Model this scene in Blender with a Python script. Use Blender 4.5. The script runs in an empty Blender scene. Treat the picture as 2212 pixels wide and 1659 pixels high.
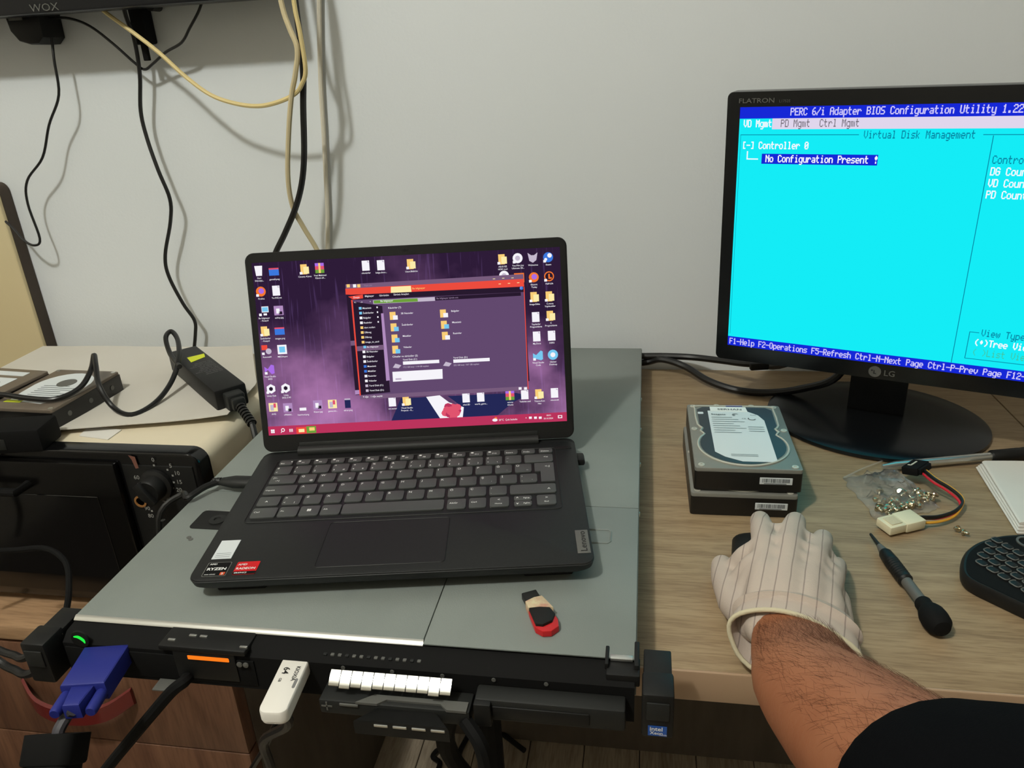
import bpy, bmesh, math, random
from mathutils import Vector as V, Matrix as M
random.seed(4)
SC = bpy.context.scene
COL = SC.collection
PI = math.pi

# ------------------------------------------------------------ camera, world, light, exposure
CR = V((0.9858776, 0.1590916, -0.0522986)); CU = V((-0.0152988, 0.3965451, 0.9178878)); CD = V((-0.166767, 0.9041249, -0.3933788))
CC = V((0.0, 0.0, 1.1797)); FPX = 1659.13; IW, IH = 2212, 1659
cam = bpy.data.cameras.new('camera'); cam_o = bpy.data.objects.new('camera', cam); COL.objects.link(cam_o)
cam.sensor_width = 36.0; cam.lens = 36.0 * FPX / IW; cam.clip_start = 0.01; cam.clip_end = 50
cam_o.matrix_world = M(((CR.x, CU.x, -CD.x, CC.x), (CR.y, CU.y, -CD.y, CC.y), (CR.z, CU.z, -CD.z, CC.z), (0, 0, 0, 1)))
SC.camera = cam_o
world = bpy.data.worlds.new('world'); SC.world = world; world.use_nodes = True
world.node_tree.nodes['Background'].inputs[0].default_value = (0.9, 0.95, 1.0, 1); world.node_tree.nodes['Background'].inputs[1].default_value = 0.05
LAMP = V((-0.62, -0.30, 2.46))
ld = bpy.data.lights.new('ceiling_bulb', 'POINT'); ld.energy = 63; ld.color = (0.985, 1.0, 0.945); ld.shadow_soft_size = 0.055
lo = bpy.data.objects.new('ceiling_bulb', ld); lo.location = LAMP; COL.objects.link(lo)
SC.view_settings.view_transform = 'Standard'; SC.view_settings.look = 'None'; SC.view_settings.gamma = 1.0
SC.view_settings.exposure = 0.0; SC.view_settings.use_curve_mapping = False

# ------------------------------------------------------------ measured rays of the place (metres)
DZ = 0.75; WY = 1.0523; FY = 0.4555
def ray(px, py): return CD * FPX + CR * (px - IW / 2) - CU * (py - IH / 2)
def uz(px, py, z): r = ray(px, py); return CC + r * ((z - CC.z) / r.z)
def uy(px, py, y): r = ray(px, py); return CC + r * ((y - CC.y) / r.y)
def upl(px, py, o, n): r = ray(px, py); return CC + r * ((o - CC).dot(n) / r.dot(n))

# ------------------------------------------------------------ materials
def lin(c):
    o = []
    for v in c[:3]:
        v /= 255.0
        o.append(v / 12.92 if v <= 0.04045 else ((v + 0.055) / 1.055) ** 2.4)
    return (*o, 1.0)
MATS = {}
def mat(name, col, rough=0.5, metal=0.0, noise=None, col2=None, bump=None, stretch=(1, 1, 1), spec=0.5, coat=0.0, emit=0.0, detail=4.0):
    m = bpy.data.materials.new(name); m.use_nodes = True; nt = m.node_tree; b = nt.nodes['Principled BSDF']
    b.inputs['Base Color'].default_value = lin(col); b.inputs['Roughness'].default_value = rough; b.inputs['Metallic'].default_value = metal
    b.inputs['Specular IOR Level'].default_value = spec; b.inputs['Coat Weight'].default_value = coat
    if emit: b.inputs['Emission Color'].default_value = lin(col); b.inputs['Emission Strength'].default_value = emit
    if noise or bump:
        tc = nt.nodes.new('ShaderNodeTexCoord'); mp = nt.nodes.new('ShaderNodeMapping'); mp.inputs['Scale'].default_value = stretch
        nt.links.new(tc.outputs['Object'], mp.inputs['Vector'])
    if noise:
        n = nt.nodes.new('ShaderNodeTexNoise'); n.inputs['Scale'].default_value = noise; n.inputs['Detail'].default_value = detail
        nt.links.new(mp.outputs['Vector'], n.inputs['Vector'])
        cr = nt.nodes.new('ShaderNodeValToRGB'); cr.color_ramp.elements[0].position = 0.32; cr.color_ramp.elements[1].position = 0.68
        cr.color_ramp.elements[0].color = lin(col); cr.color_ramp.elements[1].color = lin(col2 or col)
        nt.links.new(n.outputs['Fac'], cr.inputs['Fac']); nt.links.new(cr.outputs['Color'], b.inputs['Base Color'])
    if bump:
        n2 = nt.nodes.new('ShaderNodeTexNoise'); n2.inputs['Scale'].default_value = bump[0]; n2.inputs['Detail'].default_value = 3
        nt.links.new(mp.outputs['Vector'], n2.inputs['Vector'])
        bp = nt.nodes.new('ShaderNodeBump'); bp.inputs['Strength'].default_value = bump[1]; bp.inputs['Distance'].default_value = 0.001
        nt.links.new(n2.outputs['Fac'], bp.inputs['Height']); nt.links.new(bp.outputs['Normal'], b.inputs['Normal'])
    MATS[name] = m
    return m
def emis(name, col, s=1.0):
    m = bpy.data.materials.new(name); m.use_nodes = True; nt = m.node_tree; nt.nodes.remove(nt.nodes['Principled BSDF'])
    e = nt.nodes.new('ShaderNodeEmission'); e.inputs[0].default_value = lin(col); e.inputs[1].default_value = s
    nt.links.new(e.outputs[0], nt.nodes['Material Output'].inputs[0]); MATS[name] = m
    return m
def wood(name, c1, c2, c3, axis='X', scale=1.0, rough=0.45, bump=0.15):
    m = bpy.data.materials.new(name); m.use_nodes = True; nt = m.node_tree; b = nt.nodes['Principled BSDF']
    tc = nt.nodes.new('ShaderNodeTexCoord'); mp = nt.nodes.new('ShaderNodeMapping')
    st = {'X': (1.2, 14, 14), 'Y': (14, 1.2, 14), 'Z': (14, 14, 1.2)}[axis]
    mp.inputs['Scale'].default_value = [s * scale for s in st]
    nt.links.new(tc.outputs['Object'], mp.inputs['Vector'])
    n1 = nt.nodes.new('ShaderNodeTexNoise'); n1.inputs['Scale'].default_value = 3.0; n1.inputs['Detail'].default_value = 8; n1.inputs['Roughness'].default_value = 0.62; n1.inputs['Distortion'].default_value = 0.6
    nt.links.new(mp.outputs['Vector'], n1.inputs['Vector'])
    n2 = nt.nodes.new('ShaderNodeTexNoise'); n2.inputs['Scale'].default_value = 22.0; n2.inputs['Detail'].default_value = 4
    nt.links.new(mp.outputs['Vector'], n2.inputs['Vector'])
    cr = nt.nodes.new('ShaderNodeValToRGB'); e = cr.color_ramp.elements
    e[0].position = 0.30; e[0].color = lin(c1); e[1].position = 0.72; e[1].color = lin(c3)
    k = e.new(0.5); k.color = lin(c2)
    nt.links.new(n1.outputs['Fac'], cr.inputs['Fac'])
    mx = nt.nodes.new('ShaderNodeMixRGB'); mx.blend_type = 'MULTIPLY'; mx.inputs[0].default_value = 0.45
    c2r = nt.nodes.new('ShaderNodeValToRGB'); c2r.color_ramp.elements[0].position = 0.35; c2r.color_ramp.elements[0].color = (0.5, 0.45, 0.4, 1); c2r.color_ramp.elements[1].position = 0.55
    nt.links.new(n2.outputs['Fac'], c2r.inputs['Fac']); nt.links.new(cr.outputs[0], mx.inputs[1]); nt.links.new(c2r.outputs[0], mx.inputs[2])
    nt.links.new(mx.outputs[0], b.inputs['Base Color']); b.inputs['Roughness'].default_value = rough
    bp = nt.nodes.new('ShaderNodeBump'); bp.inputs['Strength'].default_value = bump; bp.inputs['Distance'].default_value = 0.0006
    nt.links.new(n2.outputs['Fac'], bp.inputs['Height']); nt.links.new(bp.outputs[0], b.inputs['Normal'])
    MATS[name] = m
    return m

m_wall = mat('wall_paint', (227, 231, 234), 0.85, noise=2.0, col2=(223, 228, 230), bump=(260, 0.25))
m_room = mat('room_paint', (200, 194, 182), 0.9)
m_desk = wood('desk_laminate', (140, 118, 89), (157, 135, 104), (169, 148, 116), 'X', 1.7, 0.5)
m_desk_edge = mat('desk_edge_band', (172, 144, 116), 0.4)
m_under = mat('desk_underside', (60, 52, 44), 0.7)
m_cab = wood('cabinet_wood', (92, 60, 44), (110, 76, 56), (124, 88, 66), 'Z', 1.0, 0.5)
m_cabtop = wood('cabinet_top_wood', (150, 118, 88), (172, 138, 104), (188, 154, 118), 'X', 1.0, 0.5)
m_cabdark = mat('cabinet_side', (92, 82, 70), 0.7, noise=8, col2=(82, 73, 62), stretch=(6, 6, 1))
m_floor = wood('floor_laminate', (150, 136, 116), (178, 164, 143), (194, 180, 158), 'Y', 1.0, 0.55)
m_galv = mat('galvanised_steel', (134, 141, 137), 0.5, 0.15, noise=9, col2=(125, 132, 128), bump=(900, 0.12))
m_steel = mat('bright_steel', (205, 205, 200), 0.28, 0.9)
m_chrome = mat('polished_steel', (240, 240, 234), 0.22, 1.0)
m_black = mat('black_plastic', (20, 20, 20), 0.5, noise=60, col2=(24, 24, 23), spec=0.3)
m_blackm = mat('matte_black', (12, 12, 12), 0.8, spec=0.2)
m_gloss = mat('glossy_black', (10, 10, 11), 0.15, coat=0.0)
m_cable = mat('black_cable', (20, 20, 20), 0.38)
m_dgrey = mat('dark_grey_plastic', (34, 35, 34), 0.55, spec=0.3)
m_mgrey = mat('grey_plastic', (92, 92, 88), 0.5)
m_lap = mat('laptop_shell', (27, 28, 28), 0.5, noise=400, col2=(31, 32, 32), spec=0.3)
m_key = mat('laptop_keycap', (72, 74, 73), 0.5)
m_white = mat('white_print', (236, 237, 234), 0.6)
m_greyprint = mat('grey_print', (120, 120, 120), 0.6)
m_paper = mat('white_paper', (222, 219, 212), 0.8, noise=12, col2=(216, 212, 204), bump=(120, 0.2))
m_card = mat('cream_card_sheet', (206, 202, 193), 0.8, noise=7, col2=(200, 195, 184))
m_label = mat('label_paper', (214, 220, 222), 0.6)
m_labelink = mat('label_ink', (90, 96, 100), 0.7)
m_cream = mat('cream_lacquer', (206, 192, 152), 0.55, noise=3, col2=(202, 186, 146))
m_ovenw = mat('oven_cream_enamel', (222, 210, 184), 0.4)
m_ovenglass = mat('oven_dark_glass', (12, 11, 10), 0.22, spec=0.3)
m_yel = mat('yellow_cable', (220, 200, 142), 0.45)
m_beige = mat('beige_cable', (204, 190, 152), 0.45)
m_offw = mat('offwhite_cable', (214, 208, 190), 0.5)
m_vga = mat('vga_blue', (34, 42, 124), 0.5, spec=0.3)
m_vgac = mat('grey_blue_cable', (62, 60, 66), 0.45)
m_usbw = mat('white_usb_plastic', (236, 232, 224), 0.35)
m_red = mat('red_plastic', (190, 26, 32), 0.3)
m_redlab = mat('red_label', (205, 20, 28), 0.35)
m_org = mat('orange_label', (214, 80, 40), 0.4)
m_yelst = mat('lime_sticker', (214, 224, 40), 0.6)
m_hdd = mat('drive_cover_steel', (138, 138, 130), 0.5, 0.3, noise=30, col2=(128, 128, 122))
m_hddp = mat('drive_recess', (58, 64, 70), 0.45, 0.25)
m_oldhdd = mat('old_drive_cover', (132, 120, 106), 0.45, 0.4, noise=20, col2=(120, 108, 96))
m_hddblack = mat('drive_black_casting', (20, 19, 18), 0.4)
m_glassy = mat('stand_gloss', (14, 16, 18), 0.26, spec=0.35, bump=(9, 0.15))
m_screenoff = mat('panel_bezel', (16, 18, 20), 0.22)
m_molex = mat('ivory_nylon', (226, 218, 186), 0.45)
m_wred = mat('red_wire', (200, 30, 46), 0.4); m_wyel = mat('yellow_wire', (220, 160, 50), 0.4)
m_brass = mat('screw_zinc', (196, 186, 160), 0.25, 0.95)
m_redhandle = mat('red_translucent_handle', (104, 30, 28), 0.2)
m_tape = mat('worn_paper_tape', (206, 196, 160), 0.8, noise=160, col2=(190, 140, 120))
m_tvb = mat('tv_bezel', (26, 27, 30), 0.3)
m_sleeve = mat('black_sleeve_cloth', (12, 13, 15), 0.95, bump=(700, 0.3), spec=0.03)
m_hair = mat('arm_hair', (84, 52, 36), 0.7, spec=0.2)
m_blue = mat('blue_sticker', (30, 84, 170), 0.4)
m_foot = mat('rubber_foot', (14, 14, 14), 0.8)
e_green = emis('green_led', (40, 235, 70), 1.0)
e_orange = emis('orange_lcd', (255, 122, 28), 1.1)
# skin
def make_skin():
    m = mat('skin', (164, 108, 76), 0.6, noise=14, col2=(148, 92, 62), bump=(220, 0.35), spec=0.35)
    b = m.node_tree.nodes['Principled BSDF']; b.inputs['Subsurface Weight'].default_value = 0.08; b.inputs['Subsurface Radius'].default_value = (0.01, 0.004, 0.002)
    return m
m_skin = make_skin()
# striped cotton: thin grey pin lines run along the hand
def make_cotton():
    m = bpy.data.materials.new('striped_cotton'); m.use_nodes = True; nt = m.node_tree; b = nt.nodes['Principled BSDF']; L = nt.links
    tc = nt.nodes.new('ShaderNodeTexCoord'); sx = nt.nodes.new('ShaderNodeSeparateXYZ'); L.new(tc.outputs['Object'], sx.inputs[0])
    def mth(op, a, bb=None):
        n = nt.nodes.new('ShaderNodeMath'); n.operation = op
        for i, v in enumerate((a, bb)):
            if v is None: continue
            if isinstance(v, (int, float)): n.inputs[i].default_value = v
            else: L.new(v, n.inputs[i])
        return n.outputs[0]
    s = mth('ADD', sx.outputs[0], mth('MULTIPLY', sx.outputs[1], -0.25))
    ns = nt.nodes.new('ShaderNodeTexNoise'); ns.inputs['Scale'].default_value = 40; L.new(tc.outputs['Object'], ns.inputs['Vector'])
    s = mth('ADD', s, mth('MULTIPLY', ns.outputs['Fac'], 0.0012))
    fr = mth('FRACT', mth('DIVIDE', mth('ADD', s, 1.0), 0.0102))
    line = mth('LESS_THAN', mth('ABSOLUTE', mth('SUBTRACT', fr, 0.5)), 0.045)
    mx = nt.nodes.new('ShaderNodeMixRGB'); mx.inputs[1].default_value = lin((192, 178, 166)); mx.inputs[2].default_value = lin((112, 98, 96)); L.new(mth('MULTIPLY', line, 0.55), mx.inputs[0])
    L.new(mx.outputs[0], b.inputs['Base Color']); b.inputs['Roughness'].default_value = 0.95; b.inputs['Specular IOR Level'].default_value = 0.1
    n2 = nt.nodes.new('ShaderNodeTexNoise'); n2.inputs['Scale'].default_value = 900; L.new(tc.outputs['Object'], n2.inputs['Vector'])
    bp = nt.nodes.new('ShaderNodeBump'); bp.inputs['Strength'].default_value = 0.4; bp.inputs['Distance'].default_value = 0.0006; L.new(n2.outputs['Fac'], bp.inputs['Height']); L.new(bp.outputs[0], b.inputs['Normal'])
    return m
m_cotton = make_cotton()
m_greylight = mat('light_grey_print', (150, 150, 146), 0.6); m_ridge = mat('drive_ridge', (196, 194, 182), 0.45, 0.3); m_dimred = mat('faded_red_print', (120, 78, 66), 0.6); m_dimamber = mat('amber_ring', (150, 104, 56), 0.5)
m_paneledge = mat('dark_panel_edge', (60, 48, 36), 0.6)
m_hem = mat('cream_hem', (206, 196, 166), 0.95, bump=(800, 0.4))
def make_bag():
    m = bpy.data.materials.new('clear_bag_film'); m.use_nodes = True; nt = m.node_tree; nt.nodes.remove(nt.nodes['Principled BSDF']); L = nt.links
    t = nt.nodes.new('ShaderNodeBsdfTransparent'); g = nt.nodes.new('ShaderNodeBsdfGlossy'); d = nt.nodes.new('ShaderNodeBsdfDiffuse')
    t.inputs[0].default_value = (0.985, 0.985, 0.98, 1); g.inputs['Roughness'].default_value = 0.16; d.inputs[0].default_value = (0.85, 0.84, 0.80, 1)
    a = nt.nodes.new('ShaderNodeMixShader'); a.inputs[0].default_value = 0.10; L.new(t.outputs[0], a.inputs[1]); L.new(d.outputs[0], a.inputs[2])
    fz = nt.nodes.new('ShaderNodeLayerWeight'); fz.inputs[0].default_value = 0.12
    b = nt.nodes.new('ShaderNodeMixShader'); L.new(fz.outputs['Fresnel'], b.inputs[0]); L.new(a.outputs[0], b.inputs[1]); L.new(g.outputs[0], b.inputs[2])
    L.new(b.outputs[0], nt.nodes['Material Output'].inputs[0])
    return m
m_bag = make_bag()

# ------------------------------------------------------------ mesh helpers
def ident(): return M.Identity(4)
def T(x, y, z): return M.Translation((x, y, z))
def Rz(a): return M.Rotation(a, 4, 'Z')
def Rx(a): return M.Rotation(a, 4, 'X')
def Ry(a): return M.Rotation(a, 4, 'Y')
def basis(o, ex, ey, ez): return M(((ex.x, ey.x, ez.x, o.x), (ex.y, ey.y, ez.y, o.y), (ex.z, ey.z, ez.z, o.z), (0, 0, 0, 1)))
def nb(): return bmesh.new()
def box(bm, x0, x1, y0, y1, z0, z1, bev=0.0, mi=0, mx=None, seg=2):
    r = bmesh.ops.create_cube(bm, size=1.0); vs = r['verts']
    for v in vs: v.co = V(((x0 + x1) / 2 + v.co.x * (x1 - x0), (y0 + y1) / 2 + v.co.y * (y1 - y0), (z0 + z1) / 2 + v.co.z * (z1 - z0)))
    fs = set(f for v in vs for f in v.link_faces)
    if bev > 0:
        es = set(e for v in vs for e in v.link_edges)
        r2 = bmesh.ops.bevel(bm, geom=list(es), offset=bev, segments=seg, affect='EDGES', profile=0.5)
        fs = set(f for f in fs if f.is_valid) | set(r2['faces'])
    vv = set(v for f in fs for v in f.verts)
    if mx is not None:
        for v in vv: v.co = mx @ v.co
    for f in fs: f.material_index = mi
    return list(fs)
def rrect(w, h, r, n=5, cx=0, cy=0):
    o = []
    for k, (sx, sy) in enumerate(((1, 1), (-1, 1), (-1, -1), (1, -1))):
        for i in range(n + 1):
            a = PI / 2 * (k + i / n)
            o.append((cx + sx * (w / 2 - r) + r * math.cos(a), cy + sy * (h / 2 - r) + r * math.sin(a)))
    return o
def prism(bm, out, z0, z1, mi=0, mx=None, bev=0.0):
    lay = [(z0, 0), (z1, 0)] if not bev else [(z0, 0), (z1 - bev, 0), (z1 - bev * 0.3, bev * 0.35), (z1, bev)]
    n = len(out); cx = sum(p[0] for p in out) / n; cy = sum(p[1] for p in out) / n
    rings = []
    for z, ins in lay:
        ring = []
        for (x, y) in out:
            d = math.hypot(x - cx, y - cy) or 1
            k = (d - ins) / d
            p = V((cx + (x - cx) * k, cy + (y - cy) * k, z))
            ring.append(bm.verts.new(mx @ p if mx is not None else p))
        rings.append(ring)
    fs = []
    for a, b in zip(rings, rings[1:]):
        for i in range(n):
            j = (i + 1) % n; fs.append(bm.faces.new((a[i], a[j], b[j], b[i])))
    fs.append(bm.faces.new(rings[-1])); fs.append(bm.faces.new(rings[0][::-1]))
    for f in fs: f.material_index = mi
    return fs
def poly(bm, pts, mi=0, mx=None):
    f = bm.faces.new([bm.verts.new(mx @ V(p) if mx is not None else V(p)) for p in pts]); f.material_index = mi
    return f
def quad(bm, x0, x1, y0, y1, z, mi=0, mx=None): return poly(bm, [(x0, y0, z), (x1, y0, z), (x1, y1, z), (x0, y1, z)], mi, mx)
def loft(bm, rings, mi=0, cap=True, closed=False):
    vr = [[bm.verts.new(p) for p in r] for r in rings]; n = len(rings[0]); fs = []
    prs = list(zip(vr, vr[1:])) + ([(vr[-1], vr[0])] if closed else [])
    for a, b in prs:
        for i in range(n):
            j = (i + 1) % n; fs.append(bm.faces.new((a[i], a[j], b[j], b[i])))
    if cap and not closed: fs.append(bm.faces.new(vr[-1])); fs.append(bm.faces.new(vr[0][::-1]))
    for f in fs: f.material_index = mi
    return fs
def spline(pts, n=6):
    P = [V(p) for p in pts]
    if len(P) < 3: return P
    out = []
    for i in range(len(P) - 1):
        p0 = P[max(i - 1, 0)]; p1 = P[i]; p2 = P[i + 1]; p3 = P[min(i + 2, len(P) - 1)]
        for k in range(n):
            t = k / n
            out.append(0.5 * ((2 * p1) + (p2 - p0) * t + (2 * p0 - 5 * p1 + 4 * p2 - p3) * t * t + (-p0 + 3 * p1 - 3 * p2 + p3) * t ** 3))
    out.append(P[-1])
    return out
def tube(bm, pts, r, seg=8, mi=0, smooth=6, sq=1.0):
    P = spline(pts, smooth) if smooth > 1 else [V(p) for p in pts]
    rr = r if isinstance(r, (list, tuple)) else None
    t0 = (P[1] - P[0]).normalized(); up = V((0, 0, 1)) if abs(t0.z) < 0.9 else V((0, 1, 0))
    nrm = (up - t0 * up.dot(t0)).normalized(); rings = []
    for i, p in enumerate(P):
        t = (P[min(i + 1, len(P) - 1)] - P[max(i - 1, 0)])
        t = t.normalized() if t.length > 1e-9 else t0
        nrm = nrm - t * nrm.dot(t)
        nrm = nrm.normalized() if nrm.length > 1e-9 else V((1, 0, 0)); bi = t.cross(nrm)
        if rr:
            k = i / (len(P) - 1) * (len(rr) - 1); a = int(min(k, len(rr) - 2)); rad = rr[a] + (rr[a + 1] - rr[a]) * (k - a)
        else: rad = r
        rings.append([p + (nrm * math.cos(2 * PI * j / seg) * sq + bi * math.sin(2 * PI * j / seg)) * rad for j in range(seg)])
    return loft(bm, rings, mi)
def lathe(bm, prof, seg=24, mi=0, mx=None):
    rings = []
    for r, z in prof:
        ring = [V((r * math.cos(2 * PI * j / seg), r * math.sin(2 * PI * j / seg), z)) for j in range(seg)]
        rings.append([mx @ p for p in ring] if mx is not None else ring)
    return loft(bm, rings, mi)
def axis_mx(a, b):
    a = V(a); b = V(b); z = (b - a).normalized(); up = V((0, 0, 1)) if abs(z.z) < 0.95 else V((0, 1, 0))
    x = up.cross(z).normalized(); y = z.cross(x)
    return basis(a, x, y, z)
def obj(name, bm, mats, parent=None, mx=None, ang=35, fix=True):
    me = bpy.data.meshes.new(name)
    if fix: bmesh.ops.recalc_face_normals(bm, faces=bm.faces)
    bm.to_mesh(me); bm.free()
    for m in (mats if isinstance(mats, (list, tuple)) else [mats]): me.materials.append(m)
    if ang:
        me.polygons.foreach_set('use_smooth', [True] * len(me.polygons)); me.set_sharp_from_angle(angle=math.radians(ang))
    o = bpy.data.objects.new(name, me); COL.objects.link(o)
    if parent is not None: o.parent = parent
    if mx is not None: o.matrix_basis = mx
    return o
def tag(o, label=None, cat=None, group=None, kind=None):
    if label: o['label'] = label
    if cat: o['category'] = cat
    if group: o['group'] = group
    if kind: o['kind'] = kind
    return o
def thing(name, label, cat, mx=None, group=None):
    o = bpy.data.objects.new(name, None); COL.objects.link(o); o.empty_display_size = 0.02
    if mx is not None: o.matrix_basis = mx
    return tag(o, label, cat, group)
def copy_tree(o, parent=None):
    c = o.copy(); COL.objects.link(c)
    if parent is not None: c.parent = parent
    for ch in list(o.children): copy_tree(ch, c)
    return c
_tc = {}
def text_geo(s, bold=0.0):
    k = (s, bold)
    if k in _tc: return _tc[k]
    cu = bpy.data.curves.new('t', 'FONT'); cu.body = s; cu.size = 1.0; cu.resolution_u = 2; cu.offset = bold; cu.fill_mode = 'FRONT'
    o = bpy.data.objects.new('t', cu); COL.objects.link(o)
    me = o.to_mesh(); vs = [v.co.copy() for v in me.vertices]; fs = [list(p.vertices) for p in me.polygons]; o.to_mesh_clear()
    bpy.data.objects.remove(o); bpy.data.curves.remove(cu)
    _tc[k] = (vs, fs)
    return _tc[k]
def text(bm, s, size, mx, mi=0, bold=0.0, width=None, align='L'):
    vs, fs = text_geo(s, bold)
    if not vs: return
    x0 = min(v.x for v in vs); x1 = max(v.x for v in vs)
    sx = size if width is None else width / max(x1 - x0, 1e-6)
    off = {'L': x0, 'C': (x0 + x1) / 2, 'R': x1}[align]
    nv = [bm.verts.new(mx @ V(((v.x - off) * sx, v.y * size, 0))) for v in vs]
    for f in fs:
        try: bm.faces.new([nv[i] for i in f]).material_index = mi
        except ValueError: pass

# ============================================================ the room
def struct(name, bm, m, mx=None, ang=0): return tag(obj(name, bm, m, None, mx, ang), kind='structure')
X0, X1, YF = -1.75, 2.1, -2.1; ZC = 2.6
bm = nb(); box(bm, X0, X1, WY, WY + 0.1, 0, ZC); struct('wall_back', bm, m_wall)
bm = nb(); box(bm, X0 - 0.1, X0, YF, WY + 0.1, 0, ZC); struct('wall_left', bm, m_room)
bm = nb(); box(bm, X1, X1 + 0.1, YF, WY + 0.1, 0, ZC); struct('wall_right', bm, m_room)
bm = nb(); box(bm, X0, X1, YF - 0.1, YF, 0, ZC); struct('wall_front', bm, m_room)
bm = nb(); box(bm, X0 - 0.1, X1 + 0.1, YF - 0.1, WY + 0.1, ZC, ZC + 0.1); struct('ceiling', bm, m_room)
bm = nb(); box(bm, X0 - 0.1, X1 + 0.1, YF - 0.1, WY + 0.1, -0.1, -0.012); fl = struct('floor', bm, m_under)
pw = 0.1004
for i in range(-8, 9):
    for (ya, yb) in (((-0.7, 0.55), (0.552, WY)) if i % 2 else ((-0.7, 0.15), (0.152, WY))):
        bm = nb(); x = 0.006 + i * pw; box(bm, x + 0.0008, x + pw - 0.0008, ya, yb, -0.012, random.uniform(-0.0006, 0.0), 0.0012, seg=1)
        obj('plank', bm, m_floor, fl, None, 0)
bm = nb(); box(bm, X0, X1, WY - 0.014, WY, 0, 0.15, 0.003, seg=1); struct('baseboard_back', bm, m_cabdark)
# ceiling lamp fitting over the desk
cl = thing('ceiling_lamp', 'small round ceiling lamp fitting above the desk, outside the photo', 'lamp', T(LAMP.x, LAMP.y, 0))
bm = nb(); lathe(bm, [(0.06, ZC), (0.06, ZC - 0.02), (0.02, ZC - 0.03), (0.015, LAMP.z + 0.065)], 20); obj('lamp_base', bm, m_offw, cl)

# ============================================================ desk
SX0 = -0.4389; SXR = -0.0013; SY = 0.4213
desk = thing('desk', 'desk with worn oak-look laminate worktop and pale front edge band along the wall', 'desk', T(0.5, 0.75, 0))
dm = T(-0.5, -0.75, 0)
SEAM = 0.440
bm = nb(); box(bm, -0.425, SEAM, FY + 0.0015, WY - 0.002, DZ - 0.028, DZ, 0.0015); obj('worktop', bm, m_desk, desk, dm)
bm = nb(); box(bm, SEAM + 0.0012, 1.25, FY + 0.0015, WY - 0.002, DZ - 0.028, DZ, 0.0015); obj('worktop', bm, m_desk, desk, dm)
bm = nb(); box(bm, -0.425, 1.25, FY - 0.0015, FY + 0.0015, DZ - 0.028, DZ + 0.0004, 0.0012); tag(obj('edge_band', bm, m_desk_edge, desk, dm), 'pale pinkish white edge band')
bm = nb(); box(bm, 1.21, 1.228, FY + 0.05, WY - 0.03, 0.0, DZ - 0.028, 0.001); obj('side_panel', bm, m_cabdark, desk, dm)
bm = nb(); tube(bm, [(-0.130, 0.505, 0.0), (-0.130, 0.500, DZ - 0.028)], 0.010, 10, smooth=1); tag(obj('leg', bm, m_blackm, desk, dm), 'black metal leg')
bm = nb(); tube(bm, [(-0.132, 0.502, 0.70), (-0.172, 0.51, 0.62), (-0.185, 0.56, 0.50), (-0.14, 0.66, 0.26), (-0.132, 0.74, 0.0)], 0.0095, 10, smooth=5); tag(obj('leg', bm, m_blackm, desk, dm), 'black slanted metal leg')
bm = nb(); box(bm, -0.406, 1.21, WY - 0.06, WY - 0.044, 0.35, DZ - 0.028, 0.001); obj('back_panel', bm, m_cabdark, desk, dm)

# ============================================================ drawer cabinet, left
CZ = 0.578; CFY = uz(0, 1353, CZ).y
CXR = -0.468
cab = thing('drawer_cabinet', 'low brown wood-grain drawer cabinet with red handle under the toaster oven', 'cabinet', T(-0.70, CFY + 0.2, 0))
cm = T(0.70, -CFY - 0.2, 0)
bm = nb(); box(bm, -0.931, CXR, CFY, WY - 0.02, CZ - 0.02, CZ, 0.0015); obj('cabinet_top', bm, m_cabtop, cab, cm)
bm = nb(); box(bm, -0.929, CXR - 0.003, CFY + 0.022, WY - 0.022, 0.0, CZ - 0.0202, 0.001); obj('carcass', bm, m_cabdark, cab, cm)
zs = [CZ - 0.024, 0.447, 0.29, 0.13, 0.02]
zs[1] = uy(100, 1586, CFY).z
for k in range(4):
    a, b = zs[k] - 0.0012, zs[k + 1] + 0.0012
    bm = nb(); box(bm, -0.928, CXR - 0.004, CFY + 0.001, CFY + 0.0215, b, a, 0.001); dr = obj('drawer_front', bm, m_cab, cab, cm)
    hx = uy(262, 1512, CFY).x - 0.055 if k == 0 else -0.72
    hz = uy(262, 1512, CFY).z if k == 0 else (a + b) / 2
    if k == 0:
        bm = nb(); pts = [(hx - 0.075, CFY, hz + 0.012), (hx - 0.045, CFY - 0.018, hz - 0.001), (hx, CFY - 0.024, hz - 0.006), (hx + 0.045, CFY - 0.018, hz - 0.001), (hx + 0.075, CFY, hz + 0.012)]
        P = spline(pts, 5); rings = [[p + V((0, 0, 0.011)), p + V((0, -0.004, 0.009)), p + V((0, -0.004, -0.013)), p + V((0, 0, -0.015))] for p in P]
        loft(bm, rings); tag(obj('handle', bm, m_redhandle, dr), 'curved red handle')

# ============================================================ cream cupboard at the far left
px_ = uy(50, 600, 1.026).x; pzt = uy(8, 398, 1.03).z
cc = thing('wall_panel', 'cream coloured flat panel with dark edge standing against the wall behind the oven', 'panel', T(px_ - 0.2, 1.04, 0))
pm_ = T(-(px_ - 0.2), -1.04, 0)
bm = nb(); prism(bm, rrect(0.44, pzt, 0.012, 5, px_ - 0.22, pzt / 2), 0, 0.006, mx=T(0, 1.031, 0) @ Rx(PI / 2), bev=0.0015); obj('face', bm, m_cream, cc, pm_)
bm = nb(); prism(bm, rrect(0.442, pzt + 0.001, 0.013, 5, px_ - 0.22, pzt / 2 + 0.0005), 0, 0.020, mx=T(0, 1.0505, 0) @ Rx(PI / 2)); tag(obj('edge', bm, m_paneledge, cc, pm_), 'dark brown edge')

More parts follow.
